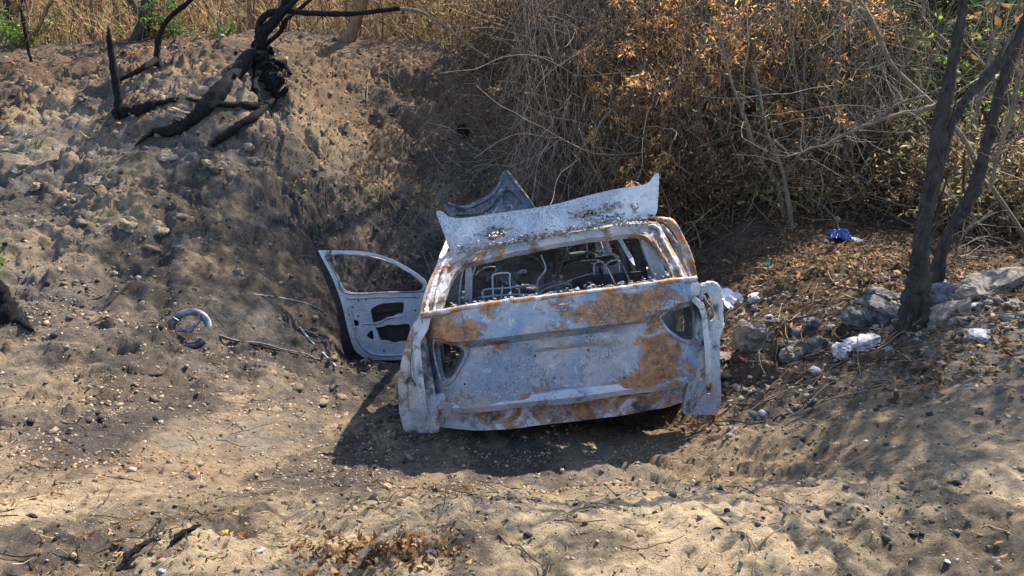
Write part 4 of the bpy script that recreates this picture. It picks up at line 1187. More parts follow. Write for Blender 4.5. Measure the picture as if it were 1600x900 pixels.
# thin vines and sticks on the bank
def stick(px, r, mat, label, cat='stick', group='thin sticks and vines on the bank', Ys=None, lift=.02, n=20, name='thin_stick'):
    pts = trace(px, Ys=Ys, lift=lift)
    V, F = limb(pts, r, n, 6, .12)
    me = mk(name, V - pts[0], F, mat); smooth_by_angle(me, 70)
    o = obj(name, me, label=label, cat=cat, group=group); o.location = pts[0]
p1 = ghit(722, 208)
stick([(695, 95), (693, 120), (697, 150), (708, 182), (721, 206)], [.010, .014, .015, .014, .012], M_BARK, 'dark vine hanging down the bank to a black clump above the car', 'vine', None, [p1[1] + .6, p1[1] + .45, p1[1] + .3, p1[1] + .1, p1[1] - .02], name='hanging_vine')
p1[2] += .05
V, F = lumps([p1, p1 + np.array([.03, 0, -.07]), p1 + np.array([-.02, 0, -.12])], [.07, .08, .06], 2, 1.2, .3)
sp_, sf_ = limb([p1, p1 + np.array([.05, -.04, .10])], [.03, .004], 5, 5); V2, F2 = joinm([(V, F), (sp_, sf_), limb([p1, p1 + np.array([.13, -.03, -.14])], [.035, .004], 5, 5)])
me = mk('charred_clump', V2 - p1, F2, M_CHAR); o = obj('charred_clump', me, label='small black charred clump at the end of the hanging vine', cat='charred clump'); o.location = p1
stick([(590, 85), (578, 110), (574, 140), (572, 180)], [.008, .012, .012, .010], M_BARK2, 'pale dry stem running down beside the burrow holes', 'stem')
stick([(784, 210), (820, 225), (860, 248), (888, 275)], [.012, .016, .016, .012], M_BARK2, 'grey fallen branch slanting down right behind the car', 'branch', lift=.12)
stick([(344, 527), (372, 536), (410, 540), (442, 549), (478, 556), (500, 567), (520, 569)], [.007, .009, .007, .009, .006], M_SOOT, 'long dull metal rod lying on the bank right of the round plate', 'rod', None, name='metal_rod')
stick([(344, 530), (390, 540), (440, 551), (505, 566)], [.006, .006, .006], M_CHAR, 'blackened rod lying close under the long metal rod', 'rod', None, name='metal_rod', lift=.015)
stick([(469, 516), (485, 536), (505, 556), (526, 578)], [.010, .012, .012, .010], M_PALE, 'pale straight stick left of the open car door', 'stick', None, lift=.03)
stick([(155, 487), (178, 470), (205, 444)], [.007, .010, .007], M_BARK, 'short brown stick leaning on the left bank', 'stick', None)
stick([(95, 482), (120, 478), (150, 470), (165, 464)], [.006, .008, .005], M_BARK, 'thin dark twig lying left of the short brown stick', 'stick', None)
stick([(140, 510), (160, 502), (176, 498)], [.006, .007, .004], M_BARK, 'tiny dark twig above the sunlit burrow at lower left', 'stick', None)
stick([(395, 462), (440, 468), (480, 477), (505, 488)], [.004, .005, .005], M_METAL, 'thin grey wire on the bank left of the door', 'wire', None, name='bare_wire')
stick([(200, 585), (240, 590), (300, 583)], [.008, .012, .006], M_BARK, 'brown stick lying below the round plate on the left bank', 'stick', None)

# round brake backing plate
p = ghit(303, 528)
disc = empty('round_plate', p + np.array([0, -.05, .10]), 'round scorched metal brake plate lying on the bank at left', 'metal plate')
disc.rotation_euler = (radians(58), radians(8), radians(6)); disc.scale = (1.12, 1.12, 1.12)
n = 48; V = []; F = []
prof = [(.104, .0), (.110, -.004), (.116, .008), (.130, .016), (.150, .012), (.160, .002), (.160, -.008)]
ang = np.linspace(radians(12), radians(325), n)
for th in (0, -.006):
    for i, a in enumerate(ang):
        for (rr, zz) in prof:
            V.append((rr * cos(a), rr * sin(a), zz + th + .004 * sin(9 * a)))
k = len(prof)
for L in (0, 1):
    for i in range(n - 1):
        for q in range(k - 1):
            a_, b_, c_, d_ = L * n * k + i * k + q, L * n * k + (i + 1) * k + q, L * n * k + (i + 1) * k + q + 1, L * n * k + i * k + q + 1
            F.append([a_, b_, c_, d_] if L == 0 else [d_, c_, b_, a_])
for i in range(n - 1):
    for q in (0, k - 1):
        F.append([i * k + q, (i + 1) * k + q, n * k + (i + 1) * k + q, n * k + i * k + q])
for i in (0, n - 1):
    for q in range(k - 1): F.append([i * k + q, i * k + q + 1, n * k + i * k + q + 1, n * k + i * k + q])
me = mk('plate', V, F, M_DISC); fixattr(me); smooth_by_angle(me, 50); obj('plate', me, disc)
v, f = limb([(0, 0, -.02), (0, 0, .03)], [.03, .025], 4, 14, .05); me = mk('hub_boss', v, f, M_SOOT); fixattr(me); obj('hub_boss', me, disc)
v, f = limb([(-.09, -.02, .0), (0, .0, .01), (.07, .07, .008)], [.010, .018, .008], 9, 6, .1); me = mk('strap', v, f, M_DISC); fixattr(me); obj('strap', me, disc)
for a in (60, 150, 260):
    v, f = boxm((.12 * cos(radians(a)), .12 * sin(radians(a)), .026), (.05, .012, .01), Matrix.Rotation(radians(a), 3, 'Z'), .3)
    me = mk('rib', v - 0, f, M_DISC); fixattr(me)
    obj('rib', me, disc)

# ------------------------------------------------------------ rubble, one by one
import bmesh
def rock(px, py, size, mat, label, kind='stone', rot=0., group='rubble at the foot of the right-hand tree', name='stone', tilt=(0, 0), seed=0, sink=.3, blocky=False, dist=None):
    p = ghit(px, py) if dist is None else at(px, py, dist)
    bm = bmesh.new()
    bmesh.ops.create_cube(bm, size=2)
    bmesh.ops.subdivide_edges(bm, edges=bm.edges[:], cuts=8, use_grid_fill=True)
    rs = Vector((seed * 7.3, seed * 3.1, seed * 1.7))
    for v in bm.verts:
        c = v.co.copy()
        if blocky:
            k = 1 / max(1e-6, (abs(c.x) ** 7 + abs(c.y) ** 7 + abs(c.z) ** 7) ** (1 / 7))
        else:
            k = 1 / max(1e-6, (abs(c.x) ** 3 + abs(c.y) ** 3 + abs(c.z) ** 3) ** (1 / 3))
        c = c * k
        nz = mnoise.noise(c * 1.1 + rs) * (.25 if blocky else .45) - abs(mnoise.noise(c * 2.2 + rs)) * .35 + mnoise.noise(c * 5 + rs) * .13 + mnoise.noise(c * 9 + rs) * .07
        # chipped corners
        c *= 1 + nz
        ch = c.x * .6 + c.y * (.4 if seed % 2 else -.5) + c.z * .5 - .85
        if ch > 0: c -= Vector((.6, .4 if seed % 2 else -.5, .5)) * ch * .9
        v.co = Vector((c.x * size[0] / 2, c.y * size[1] / 2, c.z * size[2] / 2))
    me = bpy.data.meshes.new(name); bm.to_mesh(me); bm.free()
    me.materials.append(mat); smooth_by_angle(me, 30)
    o = obj(name, me, label=label, cat=kind, group=group)
    o.location = (p[0], p[1], p[2] + size[2] * (.5 - sink)); o.rotation_euler = (tilt[0], tilt[1], rot)
    return o
RB = [
 (1385, 478, (.34, .22, .16), M_CONC, 'sooty concrete block, topmost of the pile left of the dark tree', 'concrete block', .3, (.1, .25), 1, 1),
 (1395, 500, (.42, .20, .12), M_CONC, 'long sooty kerb piece slanting against the foot of the dark tree', 'concrete block', -.35, (.1, .35), 2, 1),
 (1352, 508, (.30, .20, .13), M_CONC, 'dark broken concrete piece lowest left in the pile by the dark tree', 'concrete block', -.2, (0, .3), 3, 1),
 (1372, 492, (.22, .16, .12), M_ROCK, 'grey stone wedged in the middle of the pile by the dark tree', 'stone', .6, (.2, .1), 4, 0),
 (1474, 496, (.32, .16, .10), M_ROCK, 'light tan slab just right of the dark tree foot', 'stone slab', .45, (-.2, -.3), 5, 1),
 (1470, 474, (.34, .22, .20), M_CONC, 'large grey boulder behind the tan slab right of the tree', 'boulder', .1, (0, 0), 6, 0),
 (1545, 452, (.60, .24, .14), M_ROCK, 'long flat slab on the crest of the gravel at far right', 'stone slab', .45, (0, -.2), 7, 1),
 (1510, 468, (.30, .20, .12), M_ROCK, 'stone tucked under the left end of the long flat slab', 'stone', .2, (0, 0), 8, 0),
 (1350, 540, (.28, .16, .10), M_PALE, 'whitish plaster chunk in front of the concrete pile', 'plaster chunk', .2, (0, -.2), 9, 0),
 (1315, 555, (.16, .12, .11), M_PALE, 'pale broken lump left of the whitish plaster chunk', 'plaster chunk', 1., (0, .2), 10, 0),
 (1238, 558, (.16, .12, .12), M_ROCK, 'grey rounded stone by the lower edge of the litter right of the car', 'stone', .4, (0, 0), 11, 0),
 (1172, 540, (.24, .20, .26), M_ROCK, 'upright brown-grey stone just right of the car corner', 'stone', .4, (.1, .3), 12, 0),
 (1180, 470, (.14, .12, .10), M_PALE, 'light grey flat stone in the leaves beyond the car corner', 'stone', .8, (0, 0), 13, 0),
 (1268, 510, (.13, .10, .09), M_CONC, 'small bluish stone in the leaf litter midway to the tree', 'stone', .1, (0, 0), 14, 0),
 (1245, 525, (.12, .10, .08), M_CONC, 'small dark stone beside the small bluish stone', 'stone', 1.4, (0, 0), 15, 0),
 (1208, 508, (.12, .09, .07), M_CONC, 'small sooty stone nearest the car in the litter', 'stone', .5, (0, 0), 16, 0),
 (1275, 545, (.13, .11, .12), M_CONC, 'dark angular stone left of the plaster chunks', 'stone', 2., (.2, 0), 17, 0),
 (1500, 505, (.13, .10, .05), M_ROCK, 'tan stone on the gravel shoulder in front of the slab', 'stone', .3, (0, 0), 18, 0),
 (1530, 525, (.15, .11, .05), M_PALE, 'flat bluish-white flake on the gravel shoulder', 'flake', .9, (0, 0), 19, 0),
 (1585, 480, (.14, .10, .06), M_ROCK, 'brown stone at the right edge of the gravel shoulder', 'stone', .7, (0, 0), 20, 0),
 (1530, 480, (.16, .10, .05), M_PALE, 'pale bluish slab fragment below the long flat slab', 'stone slab', .5, (0, 0), 21, 0),
 (1130, 568, (.20, .16, .12), M_ROCK, 'brownish stone touching the rear corner of the car', 'stone', .5, (0, 0), 22, 0),
 (372, 428, (.10, .08, .08), M_ROCK, 'small grey stone alone on the left bank', 'stone', .4, (0, 0), 23, 0),
]
for (px, py, size, mat, lab, kd, rot, tilt, seed, blk) in RB:
    rock(px, py, size, mat, lab, kd, rot, None, 'stone' if 'stone' in kd or kd == 'boulder' else ('concrete_block' if 'concrete' in kd else 'rubble_chunk'), tilt, seed, .3, bool(blk))
for i, (px, py, s_, lab) in enumerate([(150, 285, .22, 'crumbly earth boulder in the upper left of the bank'), (200, 350, .20, 'cracked earth lump at the middle left of the bank'), (330, 258, .24, 'pinkish-tan earth lump below the forked root'),
    (338, 262, .12, 'small tan lump on the right of the pinkish earth lump'), (245, 358, .26, 'rounded tan earth lump over a dark shadow'), (270, 245, .26, 'pale pink crusted lump under the thick root'), (282, 177, .3, 'tan hummock of baked earth inside the loop of roots'),
    (395, 250, .16, 'low tan clod right of the forked root end'), (60, 290, .18, 'brown clod near the left edge of the bank'), (640, 165, .2, 'earth lump overhanging the burrow holes')]):
    rock(px, py, (s_, s_ * .9, s_ * .5), M_EARTHLUMP, lab, 'earth lump', i * 1.3, None, 'earth_lump', (.3, 0), 30 + i, .62)
x, y, z = scatter(900, (.9, 3.6), (3.9, 6.2), lambda x, y: sstep(.5, -.1, np.abs(fbm(x, y, .5, 3, 261)) - .1) * (x > 1.45 - .05 * y))
n = len(x); V, F = lumps(np.c_[x, y, z + .01], np.clip(rng.lognormal(-3.9, .45, n), .01, .055), 1, .7, .42)
C = palette(n, [(.12, .12, .13), (.22, .21, .20), (.30, .28, .25), (.06, .06, .065), (.40, .40, .42)], [3, 4, 3, 2, 1])
obj('rubble_bits', mk('rubble_bits', V, F, M_CLOD, {'Col': np.repeat(C, len(V) // n, 0)}), kind='stuff', label='small broken rubble strewn between the car and the dark tree')
# white chips and flakes strewn on the gravel shoulder
x, y, z = scatter(2600, (1.2, 4.5), (2.8, 5.2), lambda x, y: sstep(1.9, 2.6, x) * .6 + .05)
n = len(x); V, F = lumps(np.c_[x, y, z + .003], np.clip(rng.lognormal(-4.9, .5, n), .003, .03), 1, .5)
C = palette(n, [(.45, .45, .46), (.30, .28, .26), (.20, .17, .14), (.55, .54, .52), (.24, .30, .38)], [2, 3, 4, 1, .6])
obj('gravel', mk('gravel', V, F, M_CLOD, {'Col': np.repeat(C, len(V) // n, 0)}), kind='stuff', label='pale chips and gravel on the shoulder at the right')

# ------------------------------------------------------------ rubbish
def mat_plain(name, c, rough=.5, **k): return mat_noise(name, c, tuple(min(1, v * 1.35) for v in c), 18, rough, 0, .4, .01, **k)
M_BLUE = mat_plain('blue_plastic', (.03, .07, .22), .5)
M_WHITE = mat_plain('white_plastic', (.52, .54, .60), .45)
M_TEAL = mat_plain('teal_plastic', (.05, .35, .27), .4)
M_RED = mat_plain('red_hose', (.20, .06, .05), .5)
M_ORANGE = mat_plain('orange_scrap', (.75, .36, .04), .6)
def crumple(px, py, size, mat, label, cat, name, seed, flat=.5):
    p = ghit(px, py)
    m = 22; V = []; F = []
    for i in range(m):
        for j in range(m):
            u, v = i / (m - 1) * 2 - 1, j / (m - 1) * 2 - 1
            k = 1 + .25 * mnoise.noise(Vector((u * 2, v * 2, seed)))
            h = (1 - max(abs(u), abs(v)) ** 2) * flat + .45 * abs(mnoise.noise(Vector((u * 2.5, v * 2.5, seed + 5)))) + .2 * mnoise.noise(Vector((u * 7, v * 7, seed)))
            V.append((u * size[0] / 2 * k, v * size[1] / 2 * k, h * size[2]))
    for i in range(m - 1):
        for j in range(m - 1): F.append([i * m + j, (i + 1) * m + j, (i + 1) * m + j + 1, i * m + j + 1])
    F.append([i * m for i in range(m)][::-1] + [j for j in range(1, m)][::1][:0])
    F = F[:-1]
    # closed underside so the bag has a body
    o_ = len(V); V.append((0, 0, -.01))
    rim = [i * m for i in range(m)] + [(m - 1) * m + j for j in range(1, m)] + [i * m + m - 1 for i in range(m - 2, -1, -1)] + [j for j in range(m - 2, 0, -1)]
    for a, b in zip(rim, rim[1:] + rim[:1]): F.append([b, a, o_])
    me = mk(name, V, F, mat); smooth_by_angle(me, 25)
    o = obj(name, me, label=label, cat=cat); o.location = p + np.array([0, 0, .01]); o.rotation_euler = (0, 0, seed)
crumple(1312, 372, (.26, .20, .14), M_BLUE, 'crumpled blue plastic bag in the leaf litter', 'plastic bag', 'blue_bag', 1.3)
crumple(1334, 377, (.16, .10, .05), M_WHITE, 'greyish plastic wrapper just right of the blue bag', 'wrapper', 'wrapper', 2.1)
crumple(1200, 415, (.07, .06, .04), M_TEAL, 'small teal plastic cap in the dark litter', 'plastic scrap', 'plastic_scrap', .6)
crumple(350, 836, (.03, .02, .012), M_ORANGE, 'small orange scrap on the foreground at left', 'scrap', 'orange_scrap', .5)
pl = ghit(1140, 474)
for i, (dx, dz, lab) in enumerate(((-.03, .05, 'topmost of the three white plastic saucers beyond the car corner'), (.05, .0, 'right-hand white plastic saucer beyond the car corner'), (-.03, -.06, 'lowest white plastic saucer beyond the car corner'))):
    m = 24; V = [(0, 0, 0)]; F = []
    rings = [(.03, .0), (.05, .004), (.062, .014), (.066, .016), (.062, .010), (.05, -.002), (.03, -.006)]
    for rr, zz in rings:
        for j in range(m): V.append((rr * cos(2 * pi * j / m), rr * sin(2 * pi * j / m), zz))
    V.append((0, 0, -.006))
    for j in range(m):
        F.append([0, 1 + j, 1 + (j + 1) % m])
        for q in range(len(rings) - 1):
            F.append([1 + q * m + j, 1 + (q + 1) * m + j, 1 + (q + 1) * m + (j + 1) % m, 1 + q * m + (j + 1) % m])
        F.append([len(V) - 1, 1 + (len(rings) - 1) * m + (j + 1) % m, 1 + (len(rings) - 1) * m + j])
    me = mk('saucer', V, F, M_WHITE); smooth_by_angle(me, 50)
    o = obj('saucer', me, label=lab, cat='saucer', group='white saucers in the litter'); o.location = (pl[0] + dx, pl[1] - .02 + dz, pl[2] + .05 + dz * .4); o.rotation_euler = (radians(40), radians(-15 + 20 * i), 0)
for i, (px, py, L, lab) in enumerate(((258, 892, .07, 'white shard at the bottom left edge'), (404, 862, .05, 'white bone-like chip left of the leaf heap'), (496, 862, .04, 'pale chip nearer the leaf heap'), (672, 862, .05, 'bluish-white ash flake right of the leaf heap'),
                                      (955, 856, .05, 'white flaky chip on the pale earth right of centre'), (1048, 888, .03, 'white chip at the bottom edge right of centre'), (1262, 868, .05, 'white fluff scrap on the sunlit ground at right'), (1408, 893, .04, 'pinkish white flake at the bottom right edge'),
                                      (1480, 878, .05, 'pale grey flake above the pinkish flake'), (1555, 875, .06, 'pale curled leaf scrap at the bottom right corner'))):
    p = ghit(px, py)
    V, F = lumps([p + np.array([0, 0, .002])], [L * .3], 2, .3, .45)
    me = mk('white_chip', V - p, F, M_PALE)
    o = obj('white_chip', me, label=lab, cat='chip', group='white chips on the foreground'); o.location = p
# bark pieces by the heap
for i, (px, py, L, rz_, lab) in enumerate(((582, 868, .16, 1.0, 'grey weathered bark strip leaning over the leaf heap'), (560, 872, .10, .4, 'short black bark piece left of the leaf heap'), (616, 851, .06, 2.2, 'small grey bark chip above the leaf heap'),
                                           (290, 845, .12, .9, 'dark bark piece on the ash at lower left'), (215, 872, .14, 1.1, 'blackened splinter at lower left'), (1120, 838, .05, .3, 'brown bark crumb beside the trunk shadow'))):
    p = ghit(px, py)
    v, f = limb([(-L / 2, 0, 0), (0, .01, .015), (L / 2, 0, .01)], [L * .05, L * .14, L * .05], 12, 7, .3)
    v[:, 2] *= .6
    me = mk('bark_piece', v, f, M_BARK2 if 'grey' in lab else M_CHAR)
    o = obj('bark_piece', me, label=lab, cat='bark'); o.location = p + np.array([0, 0, .015]); o.rotation_euler = (0, -.15, rz_)
v_ = trace([(1124, 552), (1134, 548), (1148, 556), (1158, 566), (1168, 572)], lift=.03)
V, F = limb(v_, [.012, .012], 24, 7); me = mk('red_hose', V - v_[0], F, M_RED); smooth_by_angle(me, 60); o = obj('red_hose', me, label='dull red hose end on the ground by the rear corner of the car', cat='hose'); o.location = v_[0]

# ------------------------------------------------------------ trees on the right
def twig_spray(starts, dirs, L, n_each, col, k=7, r=.004, bend=.22, grav=0., spread=.9):
    """fine twigs leaving a set of points"""
    m = len(starts) * n_each
    s = np.repeat(starts, n_each, 0); d = np.repeat(dirs, n_each, 0) + rng.normal(0, spread, (m, 3))
    P, R = walk(s, d, rng.uniform(.35, 1.2, m) * L, k, bend, grav, r, r * .4)
    V, F = tubes(P, R, 3)
    C = np.repeat(palette(m, col) * rng.uniform(.7, 1.25, (m, 1)), k * 3, 0)
    return P, V, F, C

def merge(L):
    V = []; F = []; C = []; o = 0
    for v, f, c in L:
        V.append(v); F.append(f + o); C.append(c); o += len(v)
    return np.vstack(V), np.vstack(F), np.vstack(C)

greys = [(.26, .22, .17), (.18, .15, .12), (.36, .31, .24), (.12, .09, .07)]
def big_tree(label, trunk, r, limbs, mat, crown_mat_cols, leafn=1400, group=None, crown=True, category='tree'):
    root = np.array(trunk[0])
    e = empty('bare_tree', root, label, category, group)
    V, F = limb(trunk, r, 120, 16, .13, .003)
    me = mk('trunk', V - root, F, mat); smooth_by_angle(me, 70); obj('trunk', me, e)
    tips = [np.array(trunk[-1])]
    SPL = spline(trunk, 60)
    for q in range(7):
        a_ = SPL[int(6 + q * 4 + rng.integers(0, 3))]; rq = np.interp(np.argmin(((SPL - a_) ** 2).sum(1)) / 59, np.linspace(0, 1, len(r)), r)
        d_ = rdir(1, .3)[0]; d_ /= np.linalg.norm(d_)
        V, F = limb([a_, a_ + d_ * rq * 1.6, a_ + d_ * rq * 2.6 + np.array([0, 0, .03 + .3 * rng.uniform(0, 1) * (q > 2)])], [rq * .4, rq * .25, rq * .10], 10, 6, .2)
        me = mk('broken_stub', V - root, F, mat); smooth_by_angle(me, 60); obj('broken_stub', me, e)
    for pts, rr in limbs:
        V, F = limb(pts, rr, 30, 10, .09, .004)
        me = mk('limb', V - root, F, mat); smooth_by_angle(me, 70); obj('limb', me, e)
        tips.append(np.array(pts[-1]))
    if crown:
        tips = np.array(tips)
        m = 7
        s = np.repeat(tips, m, 0)
        P1, R1 = walk(s, rdir(len(s), .5), rng.uniform(1.0, 2.0, len(s)), 9, .16, .02, .022, .008)
        V1, F1 = tubes(P1, R1, 5, .1)
        C1 = np.repeat(palette(len(s), greys), 45, 0)
        st = P1[:, 3:].reshape(-1, 3); 
        P2, V2, F2, C2 = twig_spray(st, rdir(len(st), .3), .9, 5, greys, 6, .006)
        V, F, C = merge([(V1, F1, C1), (V2, F2, C2)])
        obj('crown_branches', mk('crown_branches', V - root, F, M_TWIG, {'Col': C}), e, kind='stuff')
        pp = P2[:, 2:].reshape(-1, 3); pp = pp[rng.choice(len(pp), min(leafn, len(pp)), False)]
        V, F, C = leaves(pp, .11, palette(len(pp), crown_mat_cols), .3)
        obj('foliage', mk('foliage', V - root, F, M_LEAF, {'Col': C}), e, kind='stuff')
    return e

a0 = ghit(1425, 512)
YA = a0[1]
tA = [a0 - np.array([0, 0, .15]), at(1428, 490, YA), at(1437, 420, YA), at(1444, 350, YA), at(1455, 290, YA + .05), at(1468, 205, YA + .1), at(1484, 120, YA + .15), at(1500, 40, YA + .2), at(1508, -20, YA + .25), at(1520, -160, YA + .4), at(1500, -420, YA + .5)]
lim = [([at(1446, 352, YA), at(1462, 290, YA + .05), at(1480, 215, YA + .15), at(1508, 158, YA + .25), at(1550, 110, YA + .35), at(1600, 35, YA + .5), at(1660, -80, YA + .7), at(1700, -250, YA + .9)], [.026, .027, .027, .028, .031, .031, .028, .02])]
big_tree('dark bare tree with two stems rising beside the concrete pile at right', tA, [.125, .088, .058, .048, .043, .039, .035, .032, .03, .026, .018], lim, M_BARK, [(.3, .18, .08), (.22, .12, .05)], 500)
b0 = ghit(1462, 452)
YB = b0[1]
tB = [b0 - np.array([0, 0, .2]), at(1470, 398, YB), at(1497, 340, YB), at(1522, 297, YB), at(1540, 230, YB + .1), at(1557, 165, YB + .1), at(1578, 95, YB + .2), at(1598, 40, YB + .3), at(1640, -60, YB + .5), at(1700, -260, YB + .9)]
big_tree('dark leaning tree behind the two-stemmed one, bending out of frame at upper right', tB, [.062, .050, .048, .043, .038, .036, .034, .032, .028, .02], [], M_BARK, [(.3, .18, .08), (.22, .12, .05)], 700)

def stem_thing(px, Ys, r, mat, label, name='sapling', cat='sapling', group=None, n=26, extra=(), wob=.006):
    pts = [at(a, b, y) for (a, b), y in zip(px, Ys)]
    e = empty(name, pts[0], label, cat, group)
    V, F = limb(pts, r, n, 6, .12, wob); me = mk('stem', V - pts[0], F, mat); smooth_by_angle(me, 70); obj('stem', me, e)
    P = spline(pts, 14)[3:]
    _, V, F, C = twig_spray(P, rdir(len(P), .4), .55, 3, greys, 7, max(.003, r[0] * .18))
    obj('twigs', mk('twigs', V - pts[0], F, M_TWIG, {'Col': C}), e, kind='stuff')
# long arching diagonal limb in front of the dark thicket
stem_thing([(1620, 400), (1575, 330), (1530, 262), (1505, 215), (1462, 168), (1420, 128), (1392, 100), (1378, 70), (1362, 35), (1345, 0), (1320, -50)], [6.6, 6.5, 6.4, 6.4, 6.4, 6.4, 6.4, 6.4, 6.4, 6.4, 6.4], [.022, .022, .022, .021, .018, .014], M_BARK2, 'long pale arching limb sweeping diagonally across the thicket to the top edge', 'arching_limb', 'branch')
stem_thing([(1470, 162), (1440, 172), (1400, 180), (1355, 196), (1320, 210), (1280, 230), (1232, 245)], [5.9] * 7, [.02, .018, .015, .012, .007], M_BARK2, 'pale bare branch reaching left from the dark tree into the hollow', 'bare_branch', 'branch')
stem_thing([(1445, 150), (1410, 160), (1380, 178), (1345, 200), (1310, 215)], [6.2] * 5, [.012, .012, .010, .006], M_BARK2, 'thin curved branch just above the pale bare one', 'bare_branch', 'branch')
stem_thing([(1295, -2), (1322, 4), (1342, 14), (1352, 26)], [7.0] * 4, [.014, .013, .010], M_PALEBARK if 'M_PALEBARK' in globals() else M_BARK2, 'short pale twig at the top edge above the thicket', 'bare_branch', 'branch')
stem_thing([(1550, 330), (1530, 348), (1518, 352), (1500, 376), (1488, 410)], [5.2] * 5, [.010, .012, .012, .006], M_BARK2, 'pale forked twig hanging before the leaning tree', 'bare_branch', 'branch')
stem_thing([(1545, 300), (1560, 240), (1590, 140), (1612, 60), (1630, -20)], [4.9] * 5, [.012, .012, .010, .008], M_BARK2, 'thin pale stem at the right edge in front of the leaning tree', 'bare_branch', 'branch')

# upright saplings in the thicket (pixel foot, pixel head, distance)
SAP = [((1187, 205), (1180, 20), 9.4, .034, 'pole-like brown sapling at the left edge of the dark green thicket'), ((1300, 200), (1305, 0), 10.2, .045, 'straight brown sapling in the middle of the green thicket'),
       ((1290, 330), (1310, 100), 9.0, .03, 'slim sapling at the right side of the dark hollow'), ((1272, 335), (1240, 100), 8.8, .022, 'thinner sapling crossing the slim one beside the hollow'), ((1250, 320), (1262, 60), 9.1, .02, 'wispy sapling rising straight beside the hollow'), ((1335, 320), (1440, 20), 9.5, .04, 'sapling slanting up to the right through the green thicket'),
       ((1225, 330), (1150, 150), 8.6, .035, 'thick leaning sapling on the left of the hollow'), ((1238, 345), (1195, 190), 8.2, .03, 'leaning sapling lower left of the hollow'), ((1330, 300), (1378, 30), 10, .025, 'thin sapling behind the slanting one'), ((1310, 330), (1350, 150), 9, .022, 'short sapling between the pale bare branch and the hollow'),
       ((1365, 330), (1345, 60), 9.6, .022, 'upright thin sapling just right of the slanting one'), ((1415, 330), (1395, 90), 9.5, .02, 'thin sapling left of the two-stemmed tree'), ((1500, 380), (1560, 0), 8.4, .03, 'sapling leaning right between the two dark trees'), ((1540, 390), (1590, 120), 7.8, .02, 'thin sapling between the leaning tree and the right edge'), ((1570, 400), (1550, 20), 8.2, .024, 'straight sapling behind the leaning tree'),
       ((1590, 380), (1600, 60), 7.8, .02, 'sapling at the right edge of the picture'), ((1090, 290), (1095, 60), 9.4, .025, 'upright sapling inside the orange bush'), ((1065, 300), (1068, 80), 9.3, .018, 'thin sapling at the left edge of the orange bush'), ((1110, 300), (1085, 120), 9.2, .022, 'sapling leaning left across the orange bush'), ((1205, 260), (1215, 60), 9.6, .018, 'thin stem right of the orange bush near the top'),
       ((1160, 230), (1168, 90), 9.7, .014, 'thinnest stem under the top edge by the orange bush'), ((1320, 270), (1260, 60), 10.4, .02, 'sapling leaning left through the dark green bushes'), ((1440, 260), (1420, 20), 10.2, .022, 'tall thin sapling left of the lime green sprig'), ((1380, 260), (1480, 30), 9.8, .02, 'sapling leaning far right behind the lime green sprig'), ((1345, 290), (1290, 150), 8.9, .016, 'short leaning sapling above the yellow-leaved low bush')]
for (f, h, Y, r, lab) in SAP:
    mx, my = (f[0] + h[0]) / 2 + rng.uniform(-12, 12), (f[1] + h[1]) / 2
    dx, dy = h[0] - f[0], h[1] - f[1]
    f0 = (f[0], f[1] + 12)
    base = at(*f0, Y); gzv = hq(base[:1], base[1:2])[0]
    pts_px = [f0, (f[0] + dx * .25 + rng.uniform(-6, 6), f[1] + dy * .25), (mx, my), (f[0] + dx * .8 + rng.uniform(-6, 6), f[1] + dy * .8), h, (h[0] + dx * .4, h[1] + dy * .6)]
    pts = [at(*q, Y) for q in pts_px]; foot = pts[0].copy(); foot[2] = gzv - .05
    pts = ([foot] + pts) if foot[2] < pts[0][2] - .1 else pts
    e = empty('sapling', pts[0], lab or 'thin bare grey-brown sapling stem in the tangle of the right-hand thicket', 'sapling', 'thin bare saplings in the thicket')
    V, F = limb(pts, [r, r * .85, r * .7, r * .5, r * .3], 24, 6, .1, .008); me = mk('stem', V - pts[0], F, M_BARK2); smooth_by_angle(me, 70); obj('stem', me, e)
    P = spline(pts, 12)[3:]
    _, V, F, C = twig_spray(P, rdir(len(P), .6), .7, 2, greys, 7, .0055)
    obj('twigs', mk('twigs', V - pts[0], F, M_TWIG, {'Col': C}), e, kind='stuff')

